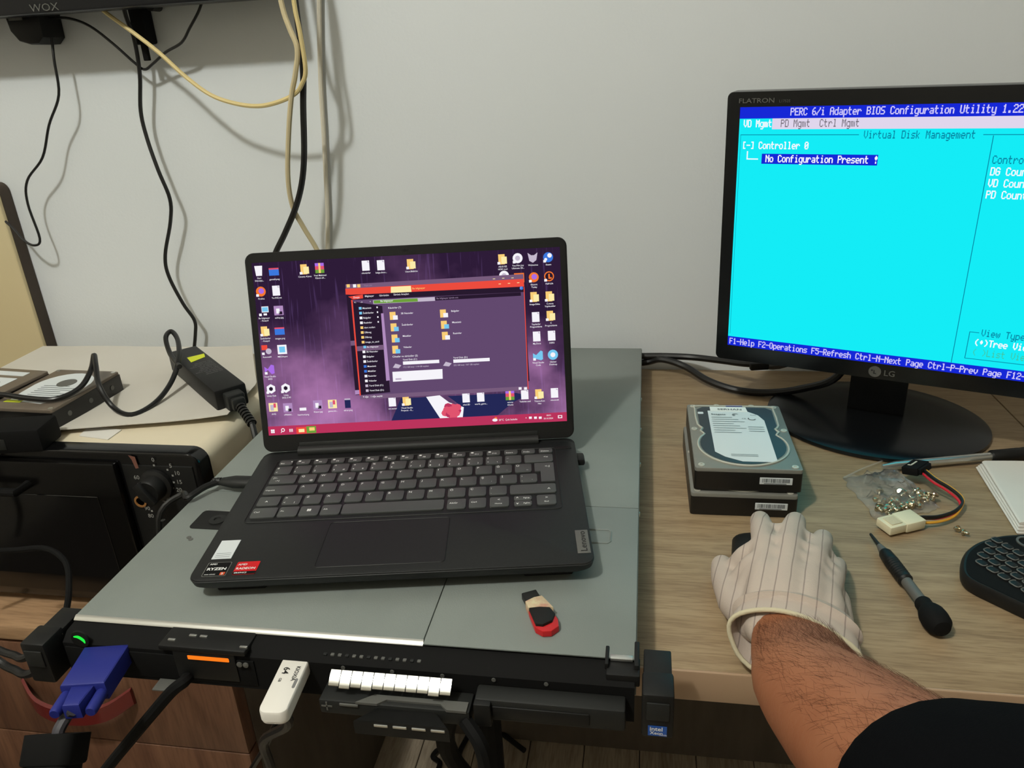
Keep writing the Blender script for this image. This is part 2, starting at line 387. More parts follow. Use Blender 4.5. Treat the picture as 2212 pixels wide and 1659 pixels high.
# ============================================================ toaster oven
OY = 0.675; OXR = -0.478; OZ0 = 0.592; OZ1 = 0.795; OXL = -0.931; OYB = 1.0
oven = thing('toaster_oven', 'toaster oven with cream sides, black glass door and numbered dial on the cabinet', 'oven', T((OXR + OXL) / 2, 0.83, CZ))
om = T(-(OXR + OXL) / 2, -0.83, -CZ)
bm = nb(); box(bm, OXL + 0.004, OXR - 0.002, OY + 0.012, OYB, OZ0, OZ1 - 0.002, 0.016, seg=4); obj('body', bm, m_ovenw, oven, om)
bm = nb(); prism(bm, rrect(OXR - OXL + 0.004, OZ1 - OZ0 + 0.006, 0.016, 6), 0, 0.02, mx=T((OXR + OXL) / 2, OY + 0.016, (OZ0 + OZ1) / 2) @ Rx(PI / 2), bev=0.003); obj('front_frame', bm, m_gloss, oven, om)
DXR = uy(262, 1000, OY).x
bm = nb(); box(bm, OXL + 0.014, DXR, OY - 0.014, OY - 0.004, OZ0 + 0.014, OZ1 - 0.008, 0.003); dor = obj('door', bm, m_ovenglass, oven, om)
bm = nb(); box(bm, OXL + 0.05, DXR - 0.03, OY - 0.0152, OY - 0.0138, OZ0 + 0.04, OZ1 - 0.05, 0.0005, seg=1); obj('window_pane', bm, m_gloss, dor)
bm = nb(); y = OY - 0.045; tube(bm, [(OXL + 0.06, OY - 0.014, OZ0 + 0.166), (OXL + 0.06, y + 0.012, OZ0 + 0.166), (DXR - 0.115, y + 0.012, OZ0 + 0.166), (DXR - 0.115, OY - 0.014, OZ0 + 0.166)], 0.005, 10, smooth=1); obj('handle', bm, m_blackm, dor)
PXC = (DXR + OXR) / 2 + 0.0
bm = nb(); box(bm, DXR + 0.004, OXR - 0.007, OY - 0.006, OY - 0.003, OZ0 + 0.014, OZ1 - 0.012, 0.001); obj('control_panel', bm, m_black, oven, om)
dc = uy(340, 1046, OY - 0.008)
bm = nb(); mx = T(dc.x, dc.y, dc.z) @ Rx(PI / 2); lathe(bm, [(0.019, 0.0), (0.019, 0.004), (0.015, 0.006), (0.0145, 0.018), (0.013, 0.02)], 28, mx=mx); box(bm, -0.004, 0.004, -0.0145, 0.0145, 0.018, 0.026, 0.001, mx=mx @ Rz(0.6)); obj('timer_dial', bm, m_black, oven, om)
d2 = uy(332, 1190, OY - 0.008)
bm = nb(); lathe(bm, [(0.019, 0.0), (0.019, 0.004), (0.015, 0.006), (0.0145, 0.018), (0.013, 0.02)], 28, mx=T(dc.x, dc.y, OZ0 + 0.05) @ Rx(PI / 2)); obj('heat_dial', bm, m_black, oven, om)
bm = nb(); YP = OY - 0.0066
for s, px, py in (('0', 330, 993), ('5', 368, 1006), ('10', 383, 1022), ('15', 388, 1041), ('20', 387, 1058), ('60', 295, 1031), ('55', 303, 1048), ('50', 314, 1063), ('45', 334, 1073), ('40', 362, 1077), ('90', 318, 1098), ('80', 326, 1114), ('70', 358, 1086)):
    p = uy(px, py, YP); text(bm, s, 0.0072, T(p.x, YP, p.z - 0.0025) @ Rx(PI / 2), bold=0.01, align='C')
    for q in (0.0055,):
        v = V((dc.x - p.x, 0, dc.z - p.z)).normalized(); c = V((p.x, YP, p.z)) + v * q * 1.3
        box(bm, c.x - 0.0011, c.x + 0.0011, YP - 0.0002, YP, c.z - 0.0011, c.z + 0.0011)
obj('dial_numbers', bm, m_greylight, oven, om, 0)
bm = nb(); p = uy(287, 997, YP); poly(bm, [(p.x - 0.004, YP, p.z + 0.008), (p.x + 0.004, YP, p.z + 0.006), (p.x + 0.005, YP, p.z - 0.008), (p.x + 0.001, YP, p.z - 0.009), (p.x - 0.001, YP, p.z + 0.002)]); obj('panel_mark', bm, m_dimred, oven, om, 0)
bm = nb(); p = uy(304, 1083, YP); mx = T(p.x, YP, p.z) @ Rx(PI / 2); lathe(bm, [(0.0052, 0), (0.0052, 0.001), (0.0075, 0.001), (0.0075, 0)], 20, mx=mx); tag(obj('indicator_ring', bm, m_dimamber, oven, om), 'small amber indicator ring')
for x in (OXL + 0.04, OXR - 0.04):
    for y in (OY + 0.05, OYB - 0.05):
        bm = nb(); lathe(bm, [(0.012, CZ), (0.014, OZ0 + 0.004)], 14, mx=T(x, y, 0)); obj('foot', bm, m_foot, oven, om)

# ============================================================ card sheet on the oven
PZ = OZ1 + 0.0015
def pz(px, py, dz=0.0): return uz(px, py, PZ + dz)
A = [pz(92, 749), pz(545, 751), pz(556, 838), pz(494, 907), pz(100, 937)]
bm = nb()
BL, BR, MR, FR_, FL = A
BL.x = max(BL.x, OXL + 0.001); FL = FL + (FL - FR_).normalized() * max(0.0, (FL.x - OXL - 0.004))
nu, nv = 26, 14; g = []
for j in range(nv + 1):
    t = j / nv; row = []
    L_ = FL.lerp(BL, t)
    Rr = FR_.lerp(MR, t / 0.45) if t < 0.45 else MR.lerp(BR, (t - 0.45) / 0.55)
    for i in range(nu + 1):
        s = i / nu; p = L_.lerp(Rr, s)
        lift = 0.006 * max(0, s - 0.8) ** 2 / 0.04 * (1.0 if t < 0.5 else 0.3) + 0.0035 * max(0, 0.25 - t) * 4 * math.sin(s * PI) + 0.0008 * math.sin(9 * s + 5 * t)
        row.append((p.x, p.y, PZ + 0.0012 + max(lift, 0)))
    g.append(row)
top = [[bm.verts.new(p) for p in r] for r in g]; bot = [[bm.verts.new((p[0], p[1], p[2] - 0.0007)) for p in r] for r in g]
for j in range(nv):
    for i in range(nu):
        bm.faces.new((top[j][i], top[j][i + 1], top[j + 1][i + 1], top[j + 1][i])); bm.faces.new((bot[j][i], bot[j + 1][i], bot[j + 1][i + 1], bot[j][i + 1]))
for j in range(nv):
    for i in (0, nu): bm.faces.new((top[j][i], top[j + 1][i], bot[j + 1][i], bot[j][i]))
for i in range(nu):
    for j in (0, nv): bm.faces.new((top[j][i], top[j][i + 1], bot[j][i + 1], bot[j][i]))
tag(obj('card_sheet', bm, m_card), 'large pale card sheet with lifted corner lying on the toaster oven', 'sheet')
bm = nb(); q = [uz(170, 938, OZ1 + 0.001), uz(232, 946, OZ1 + 0.001), uz(262, 925, OZ1 + 0.001), uz(190, 918, OZ1 + 0.001)]
prism(bm, [(p.x, p.y) for p in q], OZ1 - 0.0018, OZ1 - 0.0008); tag(obj('paper_slip', bm, m_paper), 'small white paper slip peeking out under the card sheet front edge', 'paper')
SHZ = PZ + 0.0018

# ---- two old drives on the sheet
def drive_body(t, w, l, h, cover, casting, mx=None):
    bm = nb(); prism(bm, rrect(w, l, 0.002, 2, 0, l / 2), 0.0, h - 0.004, mx=mx); obj('casting', bm, casting, t)
    bm = nb(); prism(bm, rrect(w - 0.001, l - 0.001, 0.003, 3, 0, l / 2), h - 0.004, h, mx=mx, bev=0.001)
    o = obj('cover', bm, cover, t)
    return o
HZ = SHZ + 0.026
c0 = uz(110, 887, HZ); c1 = uz(258, 802, HZ); ang = math.atan2((c1 - c0).y, (c1 - c0).x) - PI / 2
w, l = 0.094, (c1 - c0).length
ex = V((math.cos(ang), math.sin(ang), 0)); org = c0 - ex * w / 2
t = thing('hard_drive', 'old hard drive with white curved label and yellow corner lying on card sheet', 'hard drive', T(org.x, org.y, SHZ) @ Rz(ang), 'old drives on the toaster oven')
drive_body(t, w, l, 0.026, m_oldhdd, m_hddblack)
z = 0.0262
bm = nb(); out = [(-0.032, 0.022), (0.018, 0.016), (0.028, 0.026), (0.038, 0.062)] + [(0.0 + 0.038 * math.cos(a), 0.07 + 0.040 * math.sin(a)) for a in [i * PI / 12 for i in range(0, 13)]] + [(-0.036, 0.045)]
prism(bm, out, z - 0.0004, z); lb = obj('label', bm, m_label, t); tag(lb, 'white curved label')
bm = nb()
for k in range(7): quad(bm, -0.022, 0.016 + 0.01 * (k % 3), 0.034 + k * 0.0055, 0.0352 + k * 0.0055, z + 0.0002)
for k in range(3): quad(bm, -0.02 + k * 0.014, -0.013 + k * 0.014, 0.022, 0.028, z + 0.0002)
obj('label_print', bm, m_labelink, lb, None, 0)
bm = nb(); quad(bm, -0.036, -0.012, 0.0165, 0.0235, z + 0.0001); obj('yellow_tab', bm, m_yelst, t, None, 0)
bm = nb(); lathe(bm, [(0.012, z - 0.0005), (0.012, z + 0.0004), (0.0, z + 0.0004)], 24, mx=T(0.003, 0.078, 0)); obj('spindle_disc', bm, m_mgrey, t)
for x, y in ((-w / 2 + 0.005, 0.005), (w / 2 - 0.005, 0.005), (w / 2 - 0.005, l - 0.006), (-w / 2 + 0.005, l - 0.006)):
    bm = nb(); lathe(bm, [(0.003, 0.0255), (0.003, 0.0268), (0.0, 0.0268)], 10, mx=T(x, y, 0)); obj('screw', bm, m_steel, t)
bm = nb()
for y in (0.025, 0.062, l - 0.02): lathe(bm, [(0.0032, 0), (0.0032, 0.0006), (0, 0.0006)], 12, mx=T(w / 2, y, 0.011) @ Ry(PI / 2))
obj('screw_hole', bm, m_mgrey, t)
# second old drive, left
c2 = uz(105, 801, HZ + 0.004); dirr = (uz(0, 851, HZ + 0.004) - c2); ang2 = math.atan2(-dirr.y, -dirr.x) - PI / 2
ex = V((math.cos(ang2), math.sin(ang2), 0)); ey = V((-math.sin(ang2), math.cos(ang2), 0)); org = c2 - ex * w / 2 - ey * 0.14
t = thing('hard_drive', 'old hard drive with two paper labels at left edge beside the curved-label drive', 'hard drive', T(org.x, org.y, SHZ) @ Rz(ang2), 'old drives on the toaster oven')
bm = nb(); prism(bm, rrect(w, 0.14, 0.002, 2, 0, 0.07), 0, 0.026); obj('casting', bm, m_hddblack, t)
bm = nb(); prism(bm, rrect(w, 0.14, 0.003, 3, 0, 0.07), 0.026, 0.030, bev=0.001); obj('cover', bm, m_oldhdd, t)
bm = nb(); prism(bm, rrect(0.066, 0.012, 0.001, 2, -0.006, 0.124), 0.0298, 0.0304); obj('label', bm, m_label, t)
bm = nb(); prism(bm, rrect(0.066, 0.068, 0.001, 2, -0.006, 0.076), 0.0298, 0.0304); lb = obj('label', bm, m_label, t)
bm = nb()
for k in range(6): quad(bm, -0.034, 0.01 + 0.004 * (k % 2), 0.05 + k * 0.009, 0.0515 + k * 0.009, 0.0306)
obj('label_print', bm, m_labelink, lb, None, 0)

# dark drive caddy under them at the oven's front edge
p = uz(60, 925, OZ1 + 0.02)
t = thing('power_pack', 'black power pack with cord at the front left of the toaster oven top', 'power pack', T(p.x - 0.012, p.y - 0.004, OZ1 + 0.0003) @ Rz(0.18))
bm = nb(); box(bm, -0.115, 0.040, -0.024, 0.018, 0.0, 0.029, 0.004); obj('body', bm, m_blackm, t)
bm = nb(); tube(bm, [(-0.03, -0.022, 0.014), (-0.035, -0.036, 0.011), (-0.06, -0.052, -0.02), (-0.05, -0.05, -0.09), (-0.08, -0.055, -0.14)], 0.003, 8); obj('cord', bm, m_cable, t)
bm = nb(); box(bm, -0.06, 0.0, -0.0246, -0.0235, 0.006, 0.019, 0.0003); obj('rating_plate', bm, m_dgrey, t)

# ============================================================ laptop power adapter on the sheet
AZ = SHZ + 0.029
a0 = uz(362, 762, AZ); a1 = uz(423, 744, AZ); a2 = uz(526, 824, AZ); a3 = uz(466, 849, AZ)
ax = ((a3 - a0) + (a2 - a1)).normalized(); mid = (a0 + a1 + a2 + a3) / 4; al = ((a3 - a0).length + (a2 - a1).length) / 2
ay = V((0, 0, 1)).cross(ax); aw = abs(((a1 - a0) + (a2 - a3)).dot(ay)) / 2
t = thing('power_adapter', 'black laptop power adapter with lime sticker lying on the card sheet', 'adapter', basis(V((mid.x, mid.y, SHZ)), ax, ay, V((0, 0, 1))))
bm = nb(); box(bm, -al / 2, al / 2, -aw / 2, aw / 2, 0.0006, 0.029, 0.003); obj('body', bm, m_black, t)
inv = basis(V((mid.x, mid.y, SHZ)), ax, ay, V((0, 0, 1))).inverted()
st_ = [inv @ uz(px, py, AZ) for px, py in ((404, 773), (441, 764), (443, 771), (413, 783))]
bm = nb(); prism(bm, [(p.x, p.y) for p in st_], 0.0288, 0.0293); obj('lime_sticker', bm, m_yelst, t, None, 0)
bm = nb()
for k in range(9):
    text(bm, ('AC ADAPTER', 'INPUT 100-240V', 'OUTPUT 20V 3.25A', 'MODEL 65W')[k % 4], 0.0036, T(st_[3].x + 0.010 + k * 0.006, 0.014, 0.0293) @ Rz(-PI / 2), align='L')
obj('rating_text', bm, m_greyprint, t, None, 0)
bm = nb(); box(bm, al / 2 - 0.001, al / 2 + 0.018, -0.011, 0.011, 0.004, 0.025, 0.003); box(bm, al / 2 + 0.016, al / 2 + 0.026, -0.008, 0.008, 0.006, 0.022, 0.003)
obj('mains_plug', bm, m_dgrey, t)
bm = nb(); pts = []
for k in range(7): lathe(bm, [(0.0058, 0), (0.0058, 0.003), (0.0036, 0.003), (0.0036, 0.0052)], 12, mx=T(al / 2 + 0.026, 0, 0.012) @ Ry(PI / 2 + 0.35) @ T(0, 0, k * 0.0052))
obj('strain_relief', bm, m_cable, t)
inv = basis(V((mid.x, mid.y, SHZ)), ax, ay, V((0, 0, 1))).inverted()
bm = nb(); e0 = V((al / 2 + 0.058, 0, 0.001)); W = [t.matrix_basis @ e0]
W += [W[0] + V((0.012, -0.016, -0.03)), W[0] + V((0.004, 0.01, -0.08)), V((-0.462, 0.86, 0.66)), V((-0.50, 0.95, 0.60))]
tube(bm, [inv @ q for q in W], 0.0035, 8); obj('mains_cord', bm, m_cable, t)
# low-voltage cord: loop above the brick, dip on the sheet, peak, across the drive
cz = SHZ + 0.004
cp = [(388, 792, 0.030), (368, 765, 0.034), (358, 730, 0.048), (370, 716, 0.052), (384, 735, 0.046), (386, 775, 0.035), (370, 825, 0.016), (335, 870, 0.004), (285, 896, 0.003), (245, 880, 0.006), (215, 835, 0.030), (207, 790, 0.046), (203, 767, 0.052), (196, 800, 0.042), (172, 838, 0.032), (120, 862, 0.030), (60, 860, 0.032), (0, 852, 0.036), (-60, 855, 0.034), (-90, 900, 0.02)]
bm = nb(); tube(bm, [inv @ uz(px, py, SHZ + dz) for px, py, dz in cp], 0.0033, 10); tag(obj('output_cord', bm, m_cable, t), 'long looping black output cord')

# ============================================================ wall television
TY = 0.972; TZ = 1.2585; TXR = -0.447
tv = thing('television', 'wall-mounted black television showing only its lower bezel at top left', 'television', T(-0.95, TY + 0.03, TZ))
tm = T(0.95, -TY - 0.03, -TZ)
bm = nb(); box(bm, -1.45, TXR, TY, TY + 0.034, TZ, TZ + 0.58, 0.004); obj('body', bm, m_tvb, tv, tm)
bm = nb(); box(bm, -1.43, TXR - 0.018, TY - 0.0008, TY + 0.001, TZ + 0.028, TZ + 0.56); obj('screen', bm, m_gloss, tv, tm, 0)
p = uy(99, 14, TY - 0.001)
bm = nb(); text(bm, 'WOX', 0.0125, T(p.x - 0.0235, TY - 0.0008, p.z - 0.005) @ Rx(PI / 2), bold=0.0, width=0.041); obj('brand_lettering', bm, m_mgrey, tv, tm, 0)
bm = nb(); p = uy(305, 60, 1.035); box(bm, p.x - 0.010, p.x + 0.010, 1.027, WY - 0.0005, 1.218, TZ + 0.12, 0.003); box(bm, p.x - 0.08, p.x + 0.08, 1.026, WY - 0.0005, TZ + 0.05, TZ + 0.09); box(bm, p.x + 0.0, p.x + 0.008, 1.024, 1.03, 1.198, 1.222, 0.001)
obj('wall_bracket', bm, m_blackm, tv, tm)
bm = nb(); p2 = uy(332, 18, 1.03); lathe(bm, [(0.006, 0), (0.006, 0.02), (0.004, 0.02)], 12, mx=T(p2.x, 1.022, TZ + 0.004) @ Rx(PI / 2) @ T(0, 0, -0.02)); obj('bracket_knob', bm, m_black, tv, tm)

# black plug adapter at the wall behind the TV, with its thin cord
pa = uy(80, 62, 1.03)
t = thing('plug_adapter', 'rounded black plug adapter on the wall just under the television', 'adapter', T(pa.x, 1.03, pa.z))
bm = nb(); out = [(-0.027, 0.016), (-0.025, -0.002), (-0.016, -0.015), (0.0, -0.020), (0.014, -0.020), (0.0235, -0.012), (0.0245, 0.018), (0.0, 0.019)]
prism(bm, out, -0.02, 0.022, mx=Rx(PI / 2), bev=0.004); obj('body', bm, m_black, t)
bm = nb(); box(bm, -0.020, 0.0, -0.0235, -0.0215, 0.010, 0.015); obj('marking_plate', bm, m_mgrey, t, None, 0)
def wpts(lst, base): return [uy(px, py, WY - d) - base for px, py, d in lst]
base = V((pa.x, 1.03, pa.z))
bm = nb(); tube(bm, wpts([(112, 82, 0.030), (117, 130, 0.036), (127, 205, 0.036), (106, 270, 0.034), (92, 340, 0.034), (59, 390, 0.034), (60, 440, 0.032), (86, 515, 0.034), (74, 530, 0.036), (50, 518, 0.034), (25, 490, 0.028), (-10, 460, 0.022)], base), 0.0018, 8); obj('cord', bm, m_cable, t)

def wall_cable(name, label, pts, r, m, seg=8):
    W = [uy(px, py, WY - d) for px, py, d in pts]; o0 = W[len(W) // 2]
    bm = nb(); tube(bm, [w - o0 for w in W], r, seg); return tag(obj(name, bm, m, None, T(*o0)), label, 'cable')
wall_cable('hanging_cable', 'thin black cable draped in a V between plug adapter and television', [(104, 38, 0.024), (150, 40, 0.03), (195, 57, 0.034), (245, 95, 0.034), (290, 135, 0.026), (312, 150, 0.022), (330, 138, 0.024), (358, 113, 0.03), (392, 92, 0.034), (410, 60, 0.036), (430, 22, 0.036), (440, -12, 0.036)], 0.0018, m_cable)
wall_cable('hanging_cable', 'black cable winding down the wall from the television bracket to the adapter', [(262, -10, 0.045), (272, 35, 0.04), (290, 85, 0.032), (302, 160, 0.026), (304, 240, 0.024), (318, 300, 0.026), (342, 368, 0.03), (367, 430, 0.03), (368, 480, 0.026), (357, 550, 0.024), (364, 595, 0.026), (395, 655, 0.026), (420, 692, 0.024), (422, 722, 0.022), (418, 765, 0.022), (414, 800, 0.022)], 0.0027, m_cable)
wall_cable('hanging_cable', 'yellow cable sagging in a low curve from the television to the cable bundle', [(205, 8, 0.05), (232, 30, 0.052), (290, 72, 0.055), (345, 115, 0.058), (400, 165, 0.06), (455, 205, 0.063), (510, 224, 0.066), (560, 229, 0.07), (605, 219, 0.075), (638, 202, 0.08), (652, 182, 0.084), (660, 150, 0.088), (648, 70, 0.09), (636, 10, 0.09), (620, -120, 0.088), (600, -280, 0.07), (598, -420, 0.04)], 0.0028, m_yel)
wall_cable('hanging_cable', 'beige cable crossing in front of black cable down to the laptop top edge', [(560, -420, 0.05), (572, -250, 0.07), (590, -90, 0.08), (610, 15, 0.084), (625, 60, 0.086), (642, 105, 0.088), (638, 160, 0.086), (630, 205, 0.082), (624, 280, 0.078), (622, 380, 0.072), (632, 445, 0.064), (655, 490, 0.055), (685, 540, 0.048), (706, 590, 0.044), (716, 680, 0.042)], 0.0034, m_beige)
wall_cable('hanging_cable', 'thick black cable hanging beside the beige cable and swinging left behind laptop', [(610, -420, 0.04), (618, -250, 0.065), (630, -70, 0.075), (641, 30, 0.075), (650, 95, 0.075), (655, 160, 0.075), (655, 230, 0.073), (657, 330, 0.072), (652, 395, 0.07), (638, 450, 0.066), (615, 505, 0.06), (590, 560, 0.055), (570, 640, 0.05), (566, 710, 0.048)], 0.0042, m_cable)
wall_cable('hanging_cable', 'off-white cable hanging straight down the wall right of the black cable', [(688, -420, 0.006), (689, -150, 0.006), (690, 60, 0.006), (693, 180, 0.006), (699, 280, 0.006), (704, 380, 0.006), (708, 470, 0.006), (708, 560, 0.006), (708, 680, 0.006)], 0.0034, m_offw)

# ============================================================ rack server
SW = 0.4376; SL = 0.6049; SH = 0.041
SO = V((SX0 + SW / 2, SY, DZ))
srv = thing('rack_server', 'flat grey steel rack server lying on the desk under the laptop', 'server', T(*SO))
HW = SW / 2
def sl(p): return p - SO
bm = nb(); box(bm, -HW + 0.001, HW - 0.001, 0.004, SL - 0.001, 0.0006, SH - 0.0016, 0.001); obj('chassis', bm, m_galv, srv)
STEP = 0.9  # the left cover starts a little further back than the right one
xs = uy(915, 1390, SY).x - SO.x
bm = nb(); box(bm, -HW, xs - 0.0004, 0.0015, 0.19, SH - 0.0015, SH, 0.0005); obj('front_cover', bm, m_galv, srv)
bm = nb(); box(bm, xs + 0.0004, HW, -0.0025, 0.19, SH - 0.0015, SH, 0.0005); obj('front_cover', bm, m_galv, srv)
bm = nb(); box(bm, -HW, HW, 0.1906, SL, SH - 0.0015, SH, 0.0005); obj('top_cover', bm, m_galv, srv)
bm = nb(); pr_ = [(0.0016, SH + 0.0001), (0.0004, SH - 0.0001), (-0.0020, SH - 0.0017), (-0.0026, SH - 0.0024), (-0.0020, SH - 0.0026), (0.0014, SH - 0.0010)]; loft(bm, [[V((x, y, z)) for y, z in pr_] for x in (-HW, xs)]); tag(obj('cover_lip', bm, m_steel, srv), 'bright folded steel lip')
for sx in (-1, 1):
    bm = nb(); box(bm, sx * HW - 0.0006, sx * HW + 0.0006, 0.004, SL, 0.002, SH - 0.002); obj('side_skin', bm, m_galv, srv)
# front panel
bm = nb(); prof = [(0.004, SH - 0.0025), (-0.012, SH - 0.0045), (-0.019, SH - 0.010), (-0.0195, 0.001), (0.004, 0.001)]
loft(bm, [[V((x, y, z)) for y, z in prof] for x in (-HW + 0.0005, HW - 0.0005)]); obj('front_panel', bm, m_blackm, srv)
bm = nb(); box(bm, -HW + 0.002, -0.06, -0.0202, -0.0188, 0.004, 0.028, 0.0005); obj('port_plate', bm, m_blackm, srv)
# power led
p = sl(uy(172, 1382, SY - 0.0205))
bm = nb(); tube(bm, [(p.x - 0.004, -0.0204, p.z + 0.0028), (p.x, -0.0206, p.z + 0.003), (p.x + 0.0034, -0.0206, p.z + 0.0004), (p.x + 0.004, -0.0204, p.z - 0.0028)], [0.0008, 0.0013, 0.0013, 0.0006], 6); obj('power_led', bm, e_green, srv)
bm = nb(); lathe(bm, [(0.0075, 0), (0.0075, 0.0015), (0.006, 0.002)], 20, mx=T(p.x, -0.0188, p.z) @ Rx(PI / 2)); obj('power_button', bm, m_black, srv)
# lcd module
a = sl(uz(343, 1385, DZ + SH - 0.003)); b = sl(uz(540, 1402, DZ + SH - 0.003))
lx0, lx1 = a.x + 0.002, b.x - 0.002
bm = nb(); box(bm, lx0, lx1, -0.0225, 0.0, SH - 0.007, SH - 0.002, 0.0015); box(bm, lx0 + 0.01, lx1 - 0.01, -0.0215, -0.018, 0.008, SH - 0.006, 0.001); lcd = obj('lcd_module', bm, m_black, srv)
u0 = sl(uy(403, 1416, SY - 0.022)); u1 = sl(uy(495, 1432, SY - 0.022))
bm = nb(); box(bm, u0.x, u1.x, -0.0222, -0.0210, u1.z, u0.z, 0.0006, seg=1); obj('lcd_display', bm, e_orange, lcd)
for q in (u1.x + 0.008, u1.x + 0.013):
    bm = nb(); lathe(bm, [(0.0022, 0), (0.0022, 0.001), (0, 0.0015)], 12, mx=T(q, -0.0214, u1.z - 0.001) @ Rx(PI / 2)); obj('lcd_button', bm, m_mgrey, srv)
bm = nb()
for px, py in ((371, 1381), (417, 1372), (440, 1374), (526, 1397)):
    q = sl(uz(px, py, DZ + SH - 0.0012)); box(bm, q.x - 0.003, q.x + 0.003, q.y - 0.001, q.y + 0.001, SH - 0.003, SH - 0.0008, 0.0004)
obj('clip_highlight', bm, m_steel, srv)
# bottom plate tab
bm = nb(); a = sl(uz(355, 1452, DZ + 0.004)); box(bm, a.x, a.x + 0.022, -0.031, -0.0195, 0.002, 0.0034, 0.0003); tag(obj('metal_tab', bm, m_mgrey, srv), 'small grey metal tab')
# bright contact fingers over the open bay: sheet-steel fingers bent forward
sx0 = uz(716, 1452, 0.779).x - SO.x; sx1 = uz(978, 1474, 0.779).x - SO.x
nF = 11
yA = uz(716, 1450, 0.7795).y - SY; 
for k in range(nF):
    xa = sx0 + (sx1 - sx0) * k / nF + 0.0003; xb = sx0 + (sx1 - sx0) * (k + 1) / nF - 0.0003
    bm = nb(); n = 7; prof = []
    ext = 0.0012 if k in (1, 3, 9) else 0.0
    for i in range(n + 1):
        s = i / n; L_ = 0.0108 + ext; a = math.radians(23 + 21 * s)
        if i == 0: y, z = yA, 0.0315
        else: y -= L_ / n * math.cos(a); z -= L_ / n * math.sin(a)
        prof.append((y, z))
    prof += [(y, z - 0.0007) for y, z in prof[::-1]]
    loft(bm, [[V((x, y, z)) for y, z in prof] for x in (xa, xb)]); obj('contact_finger', bm, m_chrome, srv, None, 50)
# drive bay block right
a = sl(uz(1035, 1465, 0.775)); b = sl(uz(1330, 1487, 0.775))
bm = nb(); box(bm, a.x, HW - 0.006, -0.034, -0.0192, 0.006, 0.0245, 0.002); bay = obj('drive_bay', bm, m_dgrey, srv)
bm = nb(); box(bm, a.x + 0.012, HW - 0.03, -0.0352, -0.0335, 0.010, 0.020, 0.001); obj('bay_handle', bm, m_black, bay)
bm = nb(); box(bm, a.x, a.x + 0.012, -0.038, -0.030, 0.004, 0.0235, 0.001); obj('bay_latch', bm, m_black, bay)
bm = nb()
for k in range(5): lathe(bm, [(0.0016, 0), (0.0016, 0.0006), (0, 0.0006)], 8, mx=T(0.01 + 0.037 * k, -0.0194, 0.029) @ Rx(PI / 2))
obj('front_screw', bm, m_mgrey, srv)
for k in range(14):
    q = sl(uy(702 + k * 15.6, 1400 + k * 1.12, SY - 0.013)); bm = nb(); box(bm, q.x - 0.0014, q.x + 0.0014, -0.0150, -0.0125, SH - 0.0068, SH - 0.0052, 0.0003, seg=1); obj('vent_notch', bm, m_mgrey if k % 3 else m_dgrey, srv)
# open drive carrier hanging forward under the fingers
cx0 = uz(700, 1487, 0.765).x - SO.x; cx1 = uz(1022, 1510, 0.765).x - SO.x
bm = nb(); box(bm, cx0, cx1, -0.038, -0.0195, 0.003, 0.0155, 0.0015); car = obj('drive_carrier', bm, m_dgrey, srv)
bm = nb(); w_ = cx1 - cx0
out = [(cx0 + 0.028, -0.0385), (cx0 + 0.040, -0.0300), (cx1 - 0.002, -0.0300), (cx1 - 0.002, -0.0385), (cx1 - 0.016, -0.0385), (cx1 - 0.021, -0.034), (cx0 + 0.05, -0.034), (cx0 + 0.044, -0.0385)]
prism(bm, out, 0.0150, 0.0170); tag(obj('carrier_lever', bm, m_mgrey, car), 'pale grey latch lever')
bm = nb(); prism(bm, [(cx0 + 0.030, -0.050), (cx0 + 0.046, -0.034), (cx1 - 0.026, -0.034), (cx1 - 0.012, -0.050)], 0.0, 0.0125, bev=0.002); obj('carrier_handle', bm, m_black, car)
for k in range(4):
    bm = nb(); x = cx0 + 0.045 + k * 0.0135; box(bm, x, x + 0.010, -0.0508, -0.0490, 0.0085, 0.0105, 0.0003, seg=1); obj('carrier_slot', bm, m_steel, car)
bm = nb(); x = cx0 + 0.006; box(bm, x - 0.004, x + 0.004, -0.0384, -0.0378, 0.0098, 0.0110); box(bm, x - 0.0006, x + 0.0006, -0.0384, -0.0378, 0.0066, 0.0142); box(bm, x + 0.010, x + 0.024, -0.0392, -0.0378, 0.0125, 0.0145, 0.0004); obj('plus_mark', bm, m_mgrey, car)
bm = nb(); tube(bm, [(cx1 - 0.004, -0.036, 0.006), (cx1 + 0.008, -0.046, -0.004), (cx1 + 0.010, -0.046, -0.030), (cx1 - 0.002, -0.04, -0.055), (cx1 - 0.02, -0.02, -0.10)], 0.0055, 8); obj('carrier_strap', bm, m_blackm, srv)
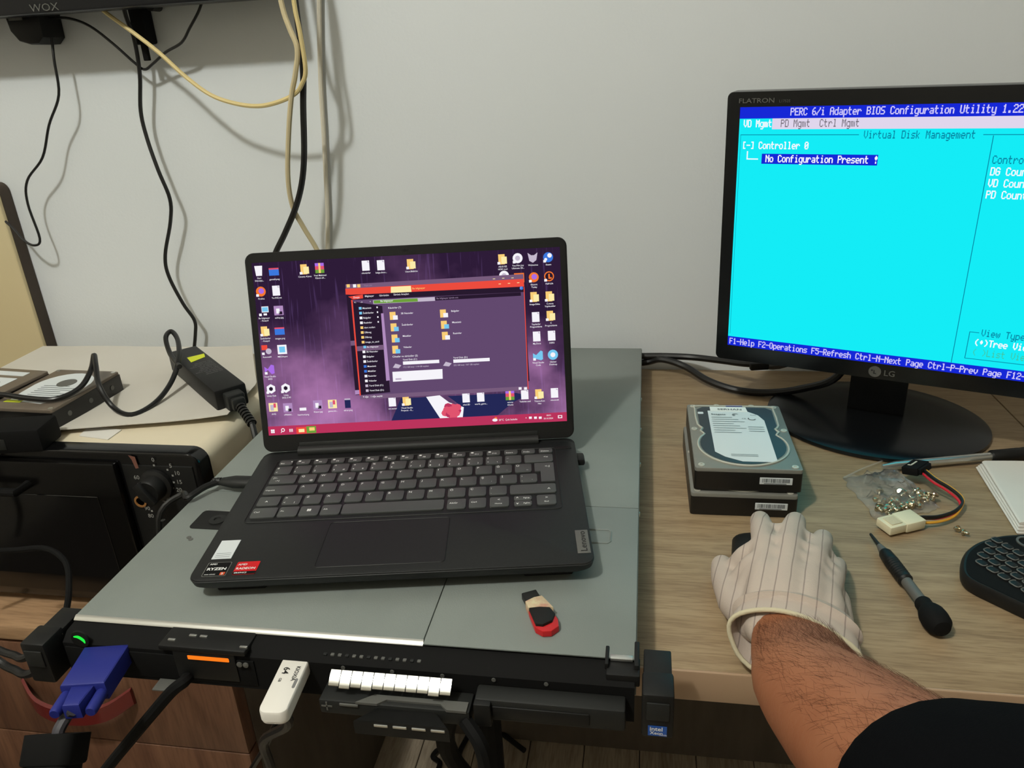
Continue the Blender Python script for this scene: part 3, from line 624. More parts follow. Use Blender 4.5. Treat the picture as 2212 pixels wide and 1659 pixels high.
# ears
def ear(x0, x1, sgn, label):
    bm = nb(); box(bm, x0, x1, -0.034, -0.012, 0.0035, SH, 0.002); box(bm, min(x0, x1) + 0.001, max(x0, x1) - 0.001, -0.014, 0.012, 0.002, SH - 0.003, 0.001)
    e = tag(obj('rack_ear', bm, m_black, srv), label)
    bm = nb(); xm = (x0 + x1) / 2; box(bm, xm - 0.0075, xm + 0.0075, -0.0352, -0.0338, 0.020, SH - 0.006, 0.0006); obj('ear_latch', bm, m_dgrey, e)
    return e
er = ear(HW + 0.0045, HW + 0.0255, 1, 'right rack ear with blue sticker'); ear(-HW - 0.0225, -HW - 0.002, -1, 'left rack ear')
bm = nb(); xm = HW + 0.015; box(bm, xm - 0.0062, xm + 0.0062, -0.03435, -0.0338, 0.006, 0.0145); st = obj('blue_sticker', bm, m_blue, er, None, 0)
bm = nb(); text(bm, 'intel', 0.005, T(xm - 0.005, -0.0345, 0.0106) @ Rx(PI / 2), bold=0.02); text(bm, 'Xeon', 0.0038, T(xm - 0.005, -0.0345, 0.0074) @ Rx(PI / 2), bold=0.02); text(bm, 'inside', 0.0022, T(xm + 0.0014, -0.0345, 0.0066) @ Rx(PI / 2)); obj('sticker_text', bm, m_white, st, None, 0)
# bracket block at the right front corner
bm = nb(); box(bm, HW - 0.020, HW + 0.003, -0.016, 0.002, SH - 0.012, SH - 0.0025, 0.001); box(bm, HW - 0.021, HW - 0.0185, -0.010, 0.008, SH - 0.004, SH + 0.0012, 0.0006); box(bm, HW - 0.001, HW + 0.0025, -0.010, 0.014, SH - 0.008, SH + 0.0015, 0.0008); obj('corner_bracket', bm, m_black, srv)
bm = nb(); box(bm, HW - 0.0175, HW - 0.002, -0.0035, 0.001, SH - 0.002, SH + 0.0002, 0.0004); obj('bracket_lip', bm, m_steel, srv)
# cover latch (black recessed) and embossed latch right
q = [sl(uz(*c, DZ + SH)) for c in ((402, 1141), (436, 1104), (520, 1106), (500, 1146))]
x0, x1 = q[0].x + 0.002, q[0].x + 0.054; y0, y1 = (q[0].y + q[3].y) / 2, (q[1].y + q[2].y) / 2
bm = nb(); prism(bm, rrect(x1 - x0, y1 - y0, 0.004, 4, (x0 + x1) / 2, (y0 + y1) / 2), SH - 0.001, SH + 0.0006); lt = obj('cover_latch', bm, m_black, srv)
bm = nb(); lathe(bm, [(0.008, SH + 0.0004), (0.008, SH + 0.0014), (0.0035, SH + 0.0018), (0.003, SH + 0.0008)], 20, mx=T((x0 + x1) / 2 - 0.004, (y0 + y1) / 2, 0)); obj('latch_lock', bm, m_dgrey, lt)
bm = nb(); box(bm, x0 + 0.002, x1 - 0.002, y1 - 0.0005, y1 + 0.0014, SH, SH + 0.0005, 0.0002); obj('latch_rim', bm, m_steel, lt)
q = [sl(uz(*c, DZ + SH)) for c in ((1262, 1143), (1321, 1140), (1321, 1174), (1262, 1177))]
bm = nb(); pr = [(q[0].x - 0.02, q[0].y), (q[1].x - 0.002, q[0].y), (q[1].x, q[0].y - 0.003), (q[1].x, q[2].y + 0.003), (q[1].x - 0.002, q[2].y), (q[0].x - 0.02, q[2].y)]
tube(bm, [(x, y, SH + 0.0001) for x, y in pr], 0.0009, 6, smooth=1); obj('embossed_outline', bm, m_galv, srv)
for px, py in ((352, 1124), (408, 1161), (412, 1165)):
    q = sl(uz(px, py, DZ + SH)); bm = nb(); lathe(bm, [(0.0022, SH - 0.0005), (0.0022, SH + 0.0003), (0, SH + 0.0003)], 10, mx=T(q.x, q.y, 0)); obj('cover_screw', bm, m_dgrey if py == 1124 else m_mgrey, srv)
for py in (925, 1107, 1000, 860):
    q = uz(1384, py, DZ + 0.03); bm = nb(); lathe(bm, [(0.0028, 0), (0.0022, 0.0014), (0, 0.0016)], 10, mx=T(HW, q.y - SY, 0.028) @ Ry(PI / 2)); obj('side_rivet', bm, m_steel, srv)

# ---- VGA plug and cable
va = uz(248, 1378, 0.782)
d0 = V((0.008, -0.0405, 0)).normalized(); t = thing('video_cable', 'blue video plug with grey cable plugged into the server front left', 'cable', basis(V((va.x - 0.0008, 0.4018, 0.774)), V((-d0.y, d0.x, 0)), -d0, V((0, 0, 1))))
bm = nb(); prism(bm, [(-0.0172, 0), (0.0172, 0), (0.0160, -0.040), (-0.0160, -0.040)], -0.0065, 0.0085, bev=0.002); obj('plug_body', bm, m_vga, t)
bm = nb(); prism(bm, [(-0.0085, -0.039), (0.0085, -0.039), (0.006, -0.058), (-0.006, -0.058)], -0.005, 0.007, bev=0.002); obj('strain_relief', bm, m_vga, t)
for sx in (-1, 1):
    bm = nb(); lathe(bm, [(0.0036, 0), (0.0042, 0.003), (0.0042, 0.017), (0.0034, 0.019)], 14, mx=T(sx * 0.0125, -0.0395, 0.0) @ Rx(PI / 2)); obj('thumb_screw', bm, m_vga, t)
VI = t.matrix_basis.inverted()
w1, w2, w3 = VI @ uz(146, 1545, 0.767), VI @ uz(128, 1575, 0.762), VI @ uz(112, 1672, 0.742)
bm = nb(); tube(bm, [(0, -0.056, 0.001), w1, w2, w2.lerp(w3, 0.15)], 0.0042, 10); obj('cable', bm, m_vgac, t)
bm = nb(); prism(bm, rrect(0.036, 0.030, 0.007, 5), 0, 0.020, mx=axis_mx(w2.lerp(w3, 0.1), w3), bev=0.002); prism(bm, rrect(0.032, 0.027, 0.007, 5), 0.0195, (w3 - w2).length, mx=axis_mx(w2.lerp(w3, 0.1), w3), bev=0.002); obj('ferrite_bead', bm, m_blackm, t)
e_ = (w3 - w2).normalized()
bm = nb(); tube(bm, [w3, w3 + e_ * 0.02, w3 + e_ * 0.03 + V((0.01, -0.01, -0.05)), w3 + V((0.02, 0.0, -0.2)), w3 + V((0.05, 0.03, -0.5))], 0.0042, 10); obj('cable_tail', bm, m_vgac, t)

# ---- white USB stick in the server
a = uz(646, 1410, 0.781); b = uz(585, 1540, 0.781)
ex = (b - a); ex.z = 0; UL = ex.length; ex.normalize()
t = thing('usb_stick', 'white slim memory stick with 64 printed on it, plugged into server front', 'usb stick', basis(V((a.x, a.y, 0.7765)), V((-ex.y, ex.x, 0)), -ex, V((0, 0, 1))))
bm = nb(); prism(bm, rrect(0.0205, UL, 0.0058, 6, 0, -UL / 2), -0.0042, 0.0046, bev=0.0022); prism(bm, rrect(0.0195, UL - 0.001, 0.0055, 6, 0, -UL / 2), -0.006, -0.0041); obj('case', bm, m_usbw, t)
bm = nb(); text(bm, 'KIOXIA', 0.0042, T(0.0035, -0.014, 0.0048) @ Rz(-PI / 2), bold=0.015); text(bm, '64', 0.0068, T(-0.0055, -0.015, 0.0048) @ Rz(-PI / 2), bold=0.015); text(bm, 'GB', 0.0028, T(-0.0055, -0.0255, 0.0048) @ Rz(-PI / 2), bold=0.01); obj('lettering', bm, m_dgrey, t, None, 0)
bm = nb(); prism(bm, rrect(0.0022, 0.009, 0.0011, 4, 0.0074, -0.030), 0.0042, 0.0048); obj('status_window', bm, m_greyprint, t, None, 0)
bm = nb(); box(bm, -0.006, 0.006, -0.002, 0.0104, -0.0022, 0.0022); obj('usb_connector', bm, m_steel, t)

# ---- black cables at the server front
def cable_thing(name, label, W, r, m=m_cable, seg=9, rad=None):
    o0 = V(W[0]); bm = nb(); tube(bm, [V(w) - o0 for w in W], r, seg); return tag(obj(name, bm, m, None, T(*o0)), label, 'cable')
cable_thing('data_cable', 'thick black cable hanging down from the server front in front of the drawers', [(-0.338, 0.4025, 0.757), tuple(uy(398, 1472, 0.3925)), tuple(uy(372, 1492, 0.388)), tuple(uy(330, 1540, 0.386)), tuple(uy(280, 1600, 0.386)), tuple(uy(235, 1655, 0.387)), tuple(uy(170, 1740, 0.39)), tuple(uy(100, 1850, 0.40))], 0.0046, m_blackm)
cable_thing('data_cable', 'thicker black cable hanging straight down behind the white memory stick', [(-0.262, 0.4035, 0.756), (-0.262, 0.392, 0.750), (-0.262, 0.40, 0.72), tuple(uy(570, 1600, 0.42)), tuple(uy(585, 1659, 0.43)), tuple(uy(600, 1760, 0.44))], 0.0040)
cable_thing('data_cable', 'thin black cable slanting left under the white memory stick', [(-0.255, 0.4035, 0.754), (-0.253, 0.394, 0.746), tuple(uy(595, 1565, 0.42)), tuple(uy(575, 1610, 0.43)), tuple(uy(545, 1659, 0.44)), tuple(uy(500, 1740, 0.45))], 0.0026)
cable_thing('data_cable', 'upper black cable reaching the left server ear from the left edge', [tuple(uy(-60, 1378, 0.45)), tuple(uy(0, 1405, 0.445)), tuple(uy(30, 1415, 0.44)), tuple(uy(60, 1418, 0.435)), (-0.466, 0.437, 0.765)], 0.0034)
cable_thing('data_cable', 'lower black cable reaching the left server ear from the left edge', [tuple(uy(-60, 1385, 0.45)), tuple(uy(0, 1430, 0.445)), tuple(uy(30, 1446, 0.44)), tuple(uy(70, 1453, 0.435)), (-0.462, 0.437, 0.752)], 0.0036)
cable_thing('data_cable', 'black cable rising at the left front corner of the server', [tuple(uy(-30, 1190, 0.60)), tuple(uy(30, 1188, 0.60)), tuple(uy(100, 1185, 0.59)), tuple(uy(142, 1215, 0.57)), tuple(uy(149, 1270, 0.54)), tuple(uy(143, 1320, 0.505)), tuple(uy(133, 1355, 0.475)), tuple(uy(118, 1380, 0.46)), (-0.470, 0.45, 0.745)], 0.0030, m_blackm)
# floor cable under the desk
cable_thing('floor_cable', 'black cable looping across the floor planks under the desk', [tuple(uz(925, 1700, 0.006)), tuple(uz(950, 1652, 0.006)), tuple(uz(935, 1634, 0.006)), tuple(uz(955, 1618, 0.006)), tuple(uz(985, 1640, 0.006)), tuple(uz(1000, 1610, 0.006)), tuple(uz(1040, 1560, 0.006)), (-0.2, 1.0, 0.02)], 0.005)

# ============================================================ laptop
LA = math.radians(9.4074); LP = V((-0.1935, 0.4730, DZ + SH)); LZ = 0.0195; LB = 0.2128; LH = 0.2056; LT = 0.251
lap = thing('laptop', 'open dark grey laptop showing a purple desktop, resting on the server', 'laptop', T(*LP) @ Rz(LA))
LM = lap.matrix_basis; LMI = LM.inverted()
LW = 0.3235
bm = nb(); loft(bm, [[V((x, y, z)) for x, y in rrect(LW - 2 * i_, LB + 0.004 - i_ - i2_, 0.010, 6, 0, LB / 2 + 0.001 + (i_ - i2_) / 2)] for z, i_, i2_ in ((0.0035, 0.012, 0.004), (0.0085, 0.0055, 0.001), (0.0130, 0.0012, 0.0), (LZ - 0.0012, 0.0, 0.0), (LZ - 0.0008, 0.0004, 0.0))]); obj('base', bm, m_lap, lap)
bm = nb(); prism(bm, rrect(LW, LB - 0.004, 0.010, 6, 0, LB / 2 - 0.002), LZ - 0.0011, LZ, bev=0.0008); obj('palm_rest_deck', bm, m_lap, lap)
for sx in (-1, 1):
    for y in (0.016, 0.195):
        bm = nb(); box(bm, sx * 0.125 - 0.02, sx * 0.125 + 0.02, y - 0.004, y + 0.004, 0.0, 0.004, 0.0015); obj('rubber_foot', bm, m_foot, lap)
# keyboard well edge and keys
bm = nb(); out = rrect(0.2835, 0.1135, 0.004, 4, -0.0005, 0.1375)
tube(bm, [(x, y, LZ + 0.0001) for x, y in out + out[:1]], 0.0005, 5, smooth=1); obj('keyboard_rim', bm, m_dgrey, lap)
KM = {}
def key(x0, x1, y0, y1, par, h=0.0014, m=m_key, z=LZ, name='key'):
    k = (round(x1 - x0, 4), round(y1 - y0, 4), name)
    if k not in KM:
        b_ = nb(); w_, h_ = x1 - x0, y1 - y0
        prism(b_, rrect(w_, h_, min(0.0022, h_ * 0.25), 3), 0.0, h, bev=0.0004)
        o = obj(name, b_, m, par); KM[k] = o.data
    else:
        o = bpy.data.objects.new(name, KM[k]); COL.objects.link(o); o.parent = par
    o.matrix_basis = T((x0 + x1) / 2, (y0 + y1) / 2, z)
    return o
leg = nb(); U = 0.0191; KX = -0.139; KZ = LZ + 0.00155
def L_(s, x, y, sz=0.0038, al='L'): text(leg, s, sz, T(x, y, KZ), bold=0.012, align=al)
def row(y0, y1, keys):
    for x0, x1, main, sub, alt in keys:
        key(x0, x1, y0, y1, lap)
        if main: L_(main, x0 + 0.0016, y1 - 0.0055 if len(main) == 1 else y0 + 0.006, 0.0042 if len(main) == 1 else 0.0030)
        if sub: L_(sub, x0 + 0.0016, y0 + 0.0022, 0.0036)
        if alt: L_(alt, x1 - 0.0052, y0 + 0.0022, 0.0034)
G = 0.0028; XE = 0.1375
def seq(x, names):
    o = []
    for n_ in names: o.append((x, x + U - G, *n_)); x += U
    return o, x
ry = [(0.1480 + 0.0165, 0.1645)]
r_num, xe = seq(KX, [('é', '<', ''), ('!', '1', ''), ("'", '2', ''), ('^', '3', '#'), ('+', '4', '$'), ('%', '5', ''), ('&', '6', ''), ('/', '7', '{'), ('(', '8', '['), (')', '9', ']'), ('=', '0', '}'), ('?', '*', '\\'), ('_', '-', '')])
row(0.1645, 0.1800, r_num + [(xe, XE, '', '', '')]); L_('<x', XE - 0.009, 0.1725, 0.0042)
r, xe = seq(KX + 1.5 * U, [('Q', '', '@'), ('W', '', ''), ('E', '', '€'), ('R', '', ''), ('T', '', ''), ('Y', '', ''), ('U', '', ''), ('I', '', ''), ('O', '', ''), ('P', '', ''), ('Ğ', '', '¨'), ('Ü', '', '~')])
row(0.1462, 0.1618, [(KX, KX + 1.5 * U - G, '', '', '')] + r); L_('|<-', KX + 0.003, 0.1555, 0.0036); L_('->|', KX + 0.006, 0.1500, 0.0036)
# L-shaped enter key
b_ = nb(); ex0 = xe; prism(b_, [(ex0, 0.1462), (ex0 + 0.0055, 0.1462), (ex0 + 0.0055, 0.1265), (XE, 0.1265), (XE, 0.1618), (ex0, 0.1618)], LZ, LZ + 0.0014); obj('enter_key', b_, m_key, lap); L_('<-J', XE - 0.0085, 0.1535, 0.0042)
r, xe = seq(KX + 1.75 * U, [('A', '', ''), ('S', '', ''), ('D', '', ''), ('F', '', ''), ('G', '', ''), ('H', '', ''), ('J', '', ''), ('K', '', ''), ('L', '', ''), ('Ş', '', "'"), ('İ', '', ''), (';', ',', '`')])
row(0.1265, 0.1421, [(KX, KX + 1.75 * U - G, 'CapsLk', '', '')] + [(a, min(b, ex0 + 0.0028), c, d, e) for a, b, c, d, e in r])
r, xe = seq(KX + 2.25 * U, [('Z', '', ''), ('X', '', ''), ('C', '', ''), ('V', '', ''), ('B', '', ''), ('N', '', ''), ('M', '', ''), ('Ö', '', ''), ('Ç', '', ''), (':', '.', '')])
row(0.1068, 0.1224, [(KX, KX + 1.22 * U - G, '', '', ''), (KX + 1.22 * U, KX + 2.25 * U - G, '>', '<', '|')] + r + [(xe, XE, '', '', '')]); L_('^', KX + 0.007, 0.1105, 0.006); L_('^', XE - 0.008, 0.1105, 0.006)
for a, b, s in ((0, .0228, 'Ctrl'), (.0245, .0424, 'Fn'), (.0438, .0617, ''), (.0632, .081, 'Alt'), (.0823, .1745, ''), (.1773, .1943, 'AltGr'), (.197, .2126, 'Ctrl'), (.2157, .2332, ''), (.2581, .2756, '')):
    key(KX + a, KX + b, 0.0867, 0.1030, lap)
    if s: L_(s, KX + a + 0.002, 0.0945, 0.0032)
for y0, y1, s in ((0.0955, 0.1030, 'PgUp'), (0.0867, 0.0944, 'PgDn')):
    key(KX + .2376, KX + .2537, y0, y1, lap); L_(s, KX + .2462, y0 + 0.0024, 0.0027); L_('^' if s == 'PgUp' else 'v', KX + .2395, y0 + 0.0018, 0.005)
xw = KX + .0505
for i in range(2):
    for j in range(2): quad(leg, xw + i * 0.0019, xw + i * 0.0019 + 0.0017, 0.0935 + j * 0.0019, 0.0952 + j * 0.0019, KZ)
L_('<', KX + .2228, 0.0965, 0.0045); L_('Home', KX + .2205, 0.0905, 0.0026); L_('>', KX + .266, 0.0965, 0.0045); L_('End', KX + .265, 0.0905, 0.0026)
FN = ['Esc', 'F1', 'F2', 'F3', 'F4', 'F5', 'F6', 'F7', 'F8', 'F9', 'F10', 'F11', 'F12', 'Insert', 'PrtSc', 'Delete']
for k in range(16):
    x = KX + k * 0.01755; key(x, x + 0.0138, 0.1832, 0.1922, lap); L_(FN[k], x + (0.0058 if k not in (0, 13, 14, 15) else 0.002), 0.1848, 0.0030); 
    if k not in (0, 13, 14, 15): quad(leg, x + 0.0018, x + 0.0042, 0.1878, 0.1902, KZ)
tag(obj('key_legends', leg, m_white, lap, None, 0), 'white key legends')
bm = nb(); x = KX + 0.0118; quad(bm, x, x + 0.0014, 0.1878, 0.1892, KZ + 0.0001); obj('esc_lamp', bm, m_white, lap, None, 0)
# touchpad
bm = nb(); out = rrect(0.105, 0.0645, 0.003, 4, -0.0102, 0.0428); tube(bm, [(x, y, LZ + 0.00005) for x, y in out + out[:1]], 0.0004, 5, smooth=1); obj('touchpad_edge', bm, m_black, lap)
bm = nb(); prism(bm, rrect(0.1042, 0.0637, 0.003, 4, -0.0102, 0.0428), LZ - 0.0005, LZ + 0.0001); obj('touchpad', bm, m_lap, lap)
bm = nb(); box(bm, 0.1492, 0.1598, 0.0134, 0.0458, LZ - 0.0006, LZ + 0.0003, 0.0002); tg = obj('brand_plate', bm, m_mgrey, lap)
bm = nb(); text(bm, 'Lenovo', 0.0075, T(0.1522, 0.0435, LZ + 0.0005) @ Rz(-PI / 2) @ Rz(PI) @ T(-0.0275, -0.005, 0), bold=0.0, width=0.0275); obj('brand_lettering', bm, m_black, tg, None, 0)
bm = nb(); prism(bm, [(-0.1520, 0.0545), (-0.1520, 0.0282), (-0.1356, 0.0282), (-0.1356, 0.0545)], LZ, LZ + 0.0003); s1 = obj('white_sticker', bm, m_label, lap, None, 0)
bm = nb()
for k in range(3): quad(bm, -0.1500, -0.1376, 0.0305 + k * 0.0025, 0.0309 + k * 0.0025, LZ + 0.0004)
obj('sticker_lines', bm, m_labelink, s1, None, 0)
bm = nb(); prism(bm, rrect(0.0195, 0.0182, 0.001, 2, -0.1423, 0.0142), LZ, LZ + 0.0003); s2 = obj('black_sticker', bm, m_steel, lap, None, 0)
bm = nb(); prism(bm, rrect(0.0184, 0.0172, 0.001, 2, -0.1423, 0.0142), LZ + 0.0002, LZ + 0.0004); obj('sticker_face', bm, m_blackm, s2, None, 0)
bm = nb(); text(bm, 'AMD', 0.0028, T(-0.1502, 0.0198, LZ + 0.0005), bold=0.02); text(bm, 'RYZEN', 0.0046, T(-0.1502, 0.0128, LZ + 0.0005), bold=0.03, width=0.0155); text(bm, '5000 SERIES', 0.0018, T(-0.1502, 0.0066, LZ + 0.0005)); obj('sticker_text', bm, m_white, s2, None, 0)
bm = nb(); quad(bm, -0.1378, -0.1338, 0.0060, 0.0098, LZ + 0.00045); text(bm, '5', 0.0036, T(-0.1366, 0.0064, LZ + 0.0006), mi=1, bold=0.02); obj('series_mark', bm, [m_org, m_white], s2, None, 0)
bm = nb(); prism(bm, rrect(0.0185, 0.0168, 0.0008, 2, -0.1184, 0.0143), LZ, LZ + 0.0003); s3 = obj('red_sticker', bm, m_redlab, lap, None, 0)
bm = nb(); text(bm, 'AMD', 0.0034, T(-0.1264, 0.0176, LZ + 0.0005), bold=0.02); text(bm, 'RADEON', 0.0038, T(-0.1264, 0.0122, LZ + 0.0005), bold=0.025, width=0.0155); quad(bm, -0.1275, -0.1092, 0.0060, 0.0098, LZ + 0.0004, 1); text(bm, 'GRAPHICS', 0.0022, T(-0.1264, 0.0070, LZ + 0.0006), bold=0.02); obj('sticker_text', bm, [m_white, m_blackm], s3, None, 0)
bm = nb(); prism(bm, rrect(0.016, 0.005, 0.0012, 3, 0.1495, 0.1935), LZ - 0.0002, LZ + 0.0006, bev=0.0003); obj('power_button', bm, m_black, lap)
for k in range(3):
    bm = nb(); box(bm, -LW / 2 - 0.0006, -LW / 2 + 0.002, 0.150 + 0.012 * k, 0.158 + 0.012 * k, 0.006, 0.011, 0.0004); obj('side_port', bm, m_blackm, lap)
# lid: local frame x right, y up the panel, z towards the viewer
LIDM = basis(V((0, LB, LZ + 0.0008)), V((1, 0, 0)), V((0, math.sin(LT), math.cos(LT))), V((0, -math.cos(LT), math.sin(LT))))
bm = nb(); prism(bm, rrect(LW + 0.001, LH, 0.009, 6, 0, LH / 2), -0.0072, -0.0008, bev=0.0005); lid = obj('lid', bm, m_lap, lap, LIDM)
bm = nb(); o1 = rrect(LW - 0.002, LH - 0.001, 0.008, 6, 0, LH / 2); SXh = 0.1552; S0, S1 = 0.0182, 0.1958
prism(bm, o1, -0.0008, 0.0001); obj('screen_bezel', bm, m_screenoff, lid)
bm = nb(); tube(bm, [(-0.1247, 0.000, 0.003), (0.1247, 0.000, 0.003)], 0.0058, 12, smooth=1, sq=1.0); box(bm, -0.1247, 0.1247, 0.003, 0.0095, -0.004, 0.0012, 0.001); obj('hinge_bar', bm, m_dgrey, lap, LIDM)
bm = nb(); box(bm, -0.004, 0.004, 0.1998, 0.2012, 0.0, 0.0004); lathe(bm, [(0.0016, 0), (0.0016, 0.0004), (0, 0.0004)], 12, mx=T(0, 0.2008, 0)); obj('webcam', bm, m_black, lid)
# display picture
def screen_mat():
    m = bpy.data.materials.new('desktop_wallpaper'); m.use_nodes = True; nt = m.node_tree; nt.nodes.remove(nt.nodes['Principled BSDF']); L = nt.links
    tc = nt.nodes.new('ShaderNodeTexCoord'); n1 = nt.nodes.new('ShaderNodeTexNoise'); n1.inputs['Scale'].default_value = 9; n1.inputs['Detail'].default_value = 5; L.new(tc.outputs['Object'], n1.inputs['Vector'])
    cr = nt.nodes.new('ShaderNodeValToRGB'); e = cr.color_ramp.elements; e[0].position = 0.36; e[0].color = lin((46, 28, 56)); e[1].position = 0.76; e[1].color = lin((176, 122, 176)); k = e.new(0.52); k.color = lin((84, 56, 92))
    sx_ = nt.nodes.new('ShaderNodeSeparateXYZ'); L.new(tc.outputs['Object'], sx_.inputs[0])
    m1_ = nt.nodes.new('ShaderNodeMath'); m1_.operation = 'MULTIPLY_ADD'; m1_.inputs[1].default_value = -1.5; m1_.inputs[2].default_value = 0.16; L.new(sx_.outputs[1], m1_.inputs[0])
    m2_ = nt.nodes.new('ShaderNodeMath'); m2_.operation = 'ADD'; L.new(n1.outputs['Fac'], m2_.inputs[0]); L.new(m1_.outputs[0], m2_.inputs[1]); L.new(m2_.outputs[0], cr.inputs['Fac'])
    mp = nt.nodes.new('ShaderNodeMapping'); mp.inputs['Rotation'].default_value = (0, 0, -0.25); mp.inputs['Scale'].default_value = (1, 0.05, 1); L.new(tc.outputs['Object'], mp.inputs[0])
    n2 = nt.nodes.new('ShaderNodeTexNoise'); n2.inputs['Scale'].default_value = 420; n2.inputs['Detail'].default_value = 1; L.new(mp.outputs[0], n2.inputs['Vector'])
    r2 = nt.nodes.new('ShaderNodeValToRGB'); r2.color_ramp.elements[0].position = 0.60; r2.color_ramp.elements[1].position = 0.75; r2.color_ramp.elements[1].color = lin((70, 52, 92)); r2.color_ramp.elements[0].color = (0, 0, 0, 1); L.new(n2.outputs['Fac'], r2.inputs['Fac'])
    mx = nt.nodes.new('ShaderNodeMixRGB'); mx.blend_type = 'ADD'; mx.inputs[0].default_value = 0.6; L.new(cr.outputs[0], mx.inputs[1]); L.new(r2.outputs[0], mx.inputs[2])
    em = nt.nodes.new('ShaderNodeEmission'); L.new(mx.outputs[0], em.inputs[0]); L.new(em.outputs[0], nt.nodes['Material Output'].inputs[0])
    return m
bm = nb(); quad(bm, -SXh, SXh, S0, S1, 0.0003); disp = obj('screen', bm, screen_mat(), lap, LIDM, 0)
EC = [emis('screen_%s' % n, c) for n, c in (('white', (246, 244, 250)), ('window_purple', (98, 73, 110)), ('red', (236, 76, 62)), ('crimson', (186, 52, 92)), ('green', (110, 160, 60)), ('folder', (250, 206, 120)), ('sky', (120, 200, 240)), ('navy', (36, 40, 86)), ('orange', (244, 120, 50)), ('dark', (40, 26, 46)), ('lilac', (176, 140, 190)), ('pink', (224, 84, 110)), ('grey', (196, 184, 204)), ('violet', (170, 110, 230)), ('cream', (252, 236, 170)), ('blue', (60, 120, 220)), ('dimtext', (150, 128, 158)), ('strip', (120, 92, 124)))]
EN = dict(white=0, win=1, red=2, crim=3, green=4, fold=5, sky=6, navy=7, org=8, dark=9, lil=10, pink=11, grey=12, vio=13, cream=14, blue=15, dim=16, strip=17)
LO = LM @ (LIDM @ V((0, 0, 0.0004))); LN = (LM.to_3x3() @ (LIDM.to_3x3() @ V((0, 0, 1)))).normalized(); LIDI = (LM @ LIDM).inverted()
def sp(cx, cy):   # spot on the lid plane, read off an enlarged view of the photo
    p = LIDI @ upl(510 + cx / 2.911, 500 + cy / 2.911, LO, LN); return p.x, p.y
def srect(bm, pts, c, z): poly(bm, [(*sp(*p), z) for p in pts], EN[c])
def stext(bm, s, cx, cy, h, c='white', al='L', z=0.0012, w=None):
    x, y = sp(cx, cy); text(bm, s, h, T(x, y, z), mi=EN[c], bold=0.006, align=al, width=w)
PXM = 0.000158   # about one enlarged-view pixel in metres
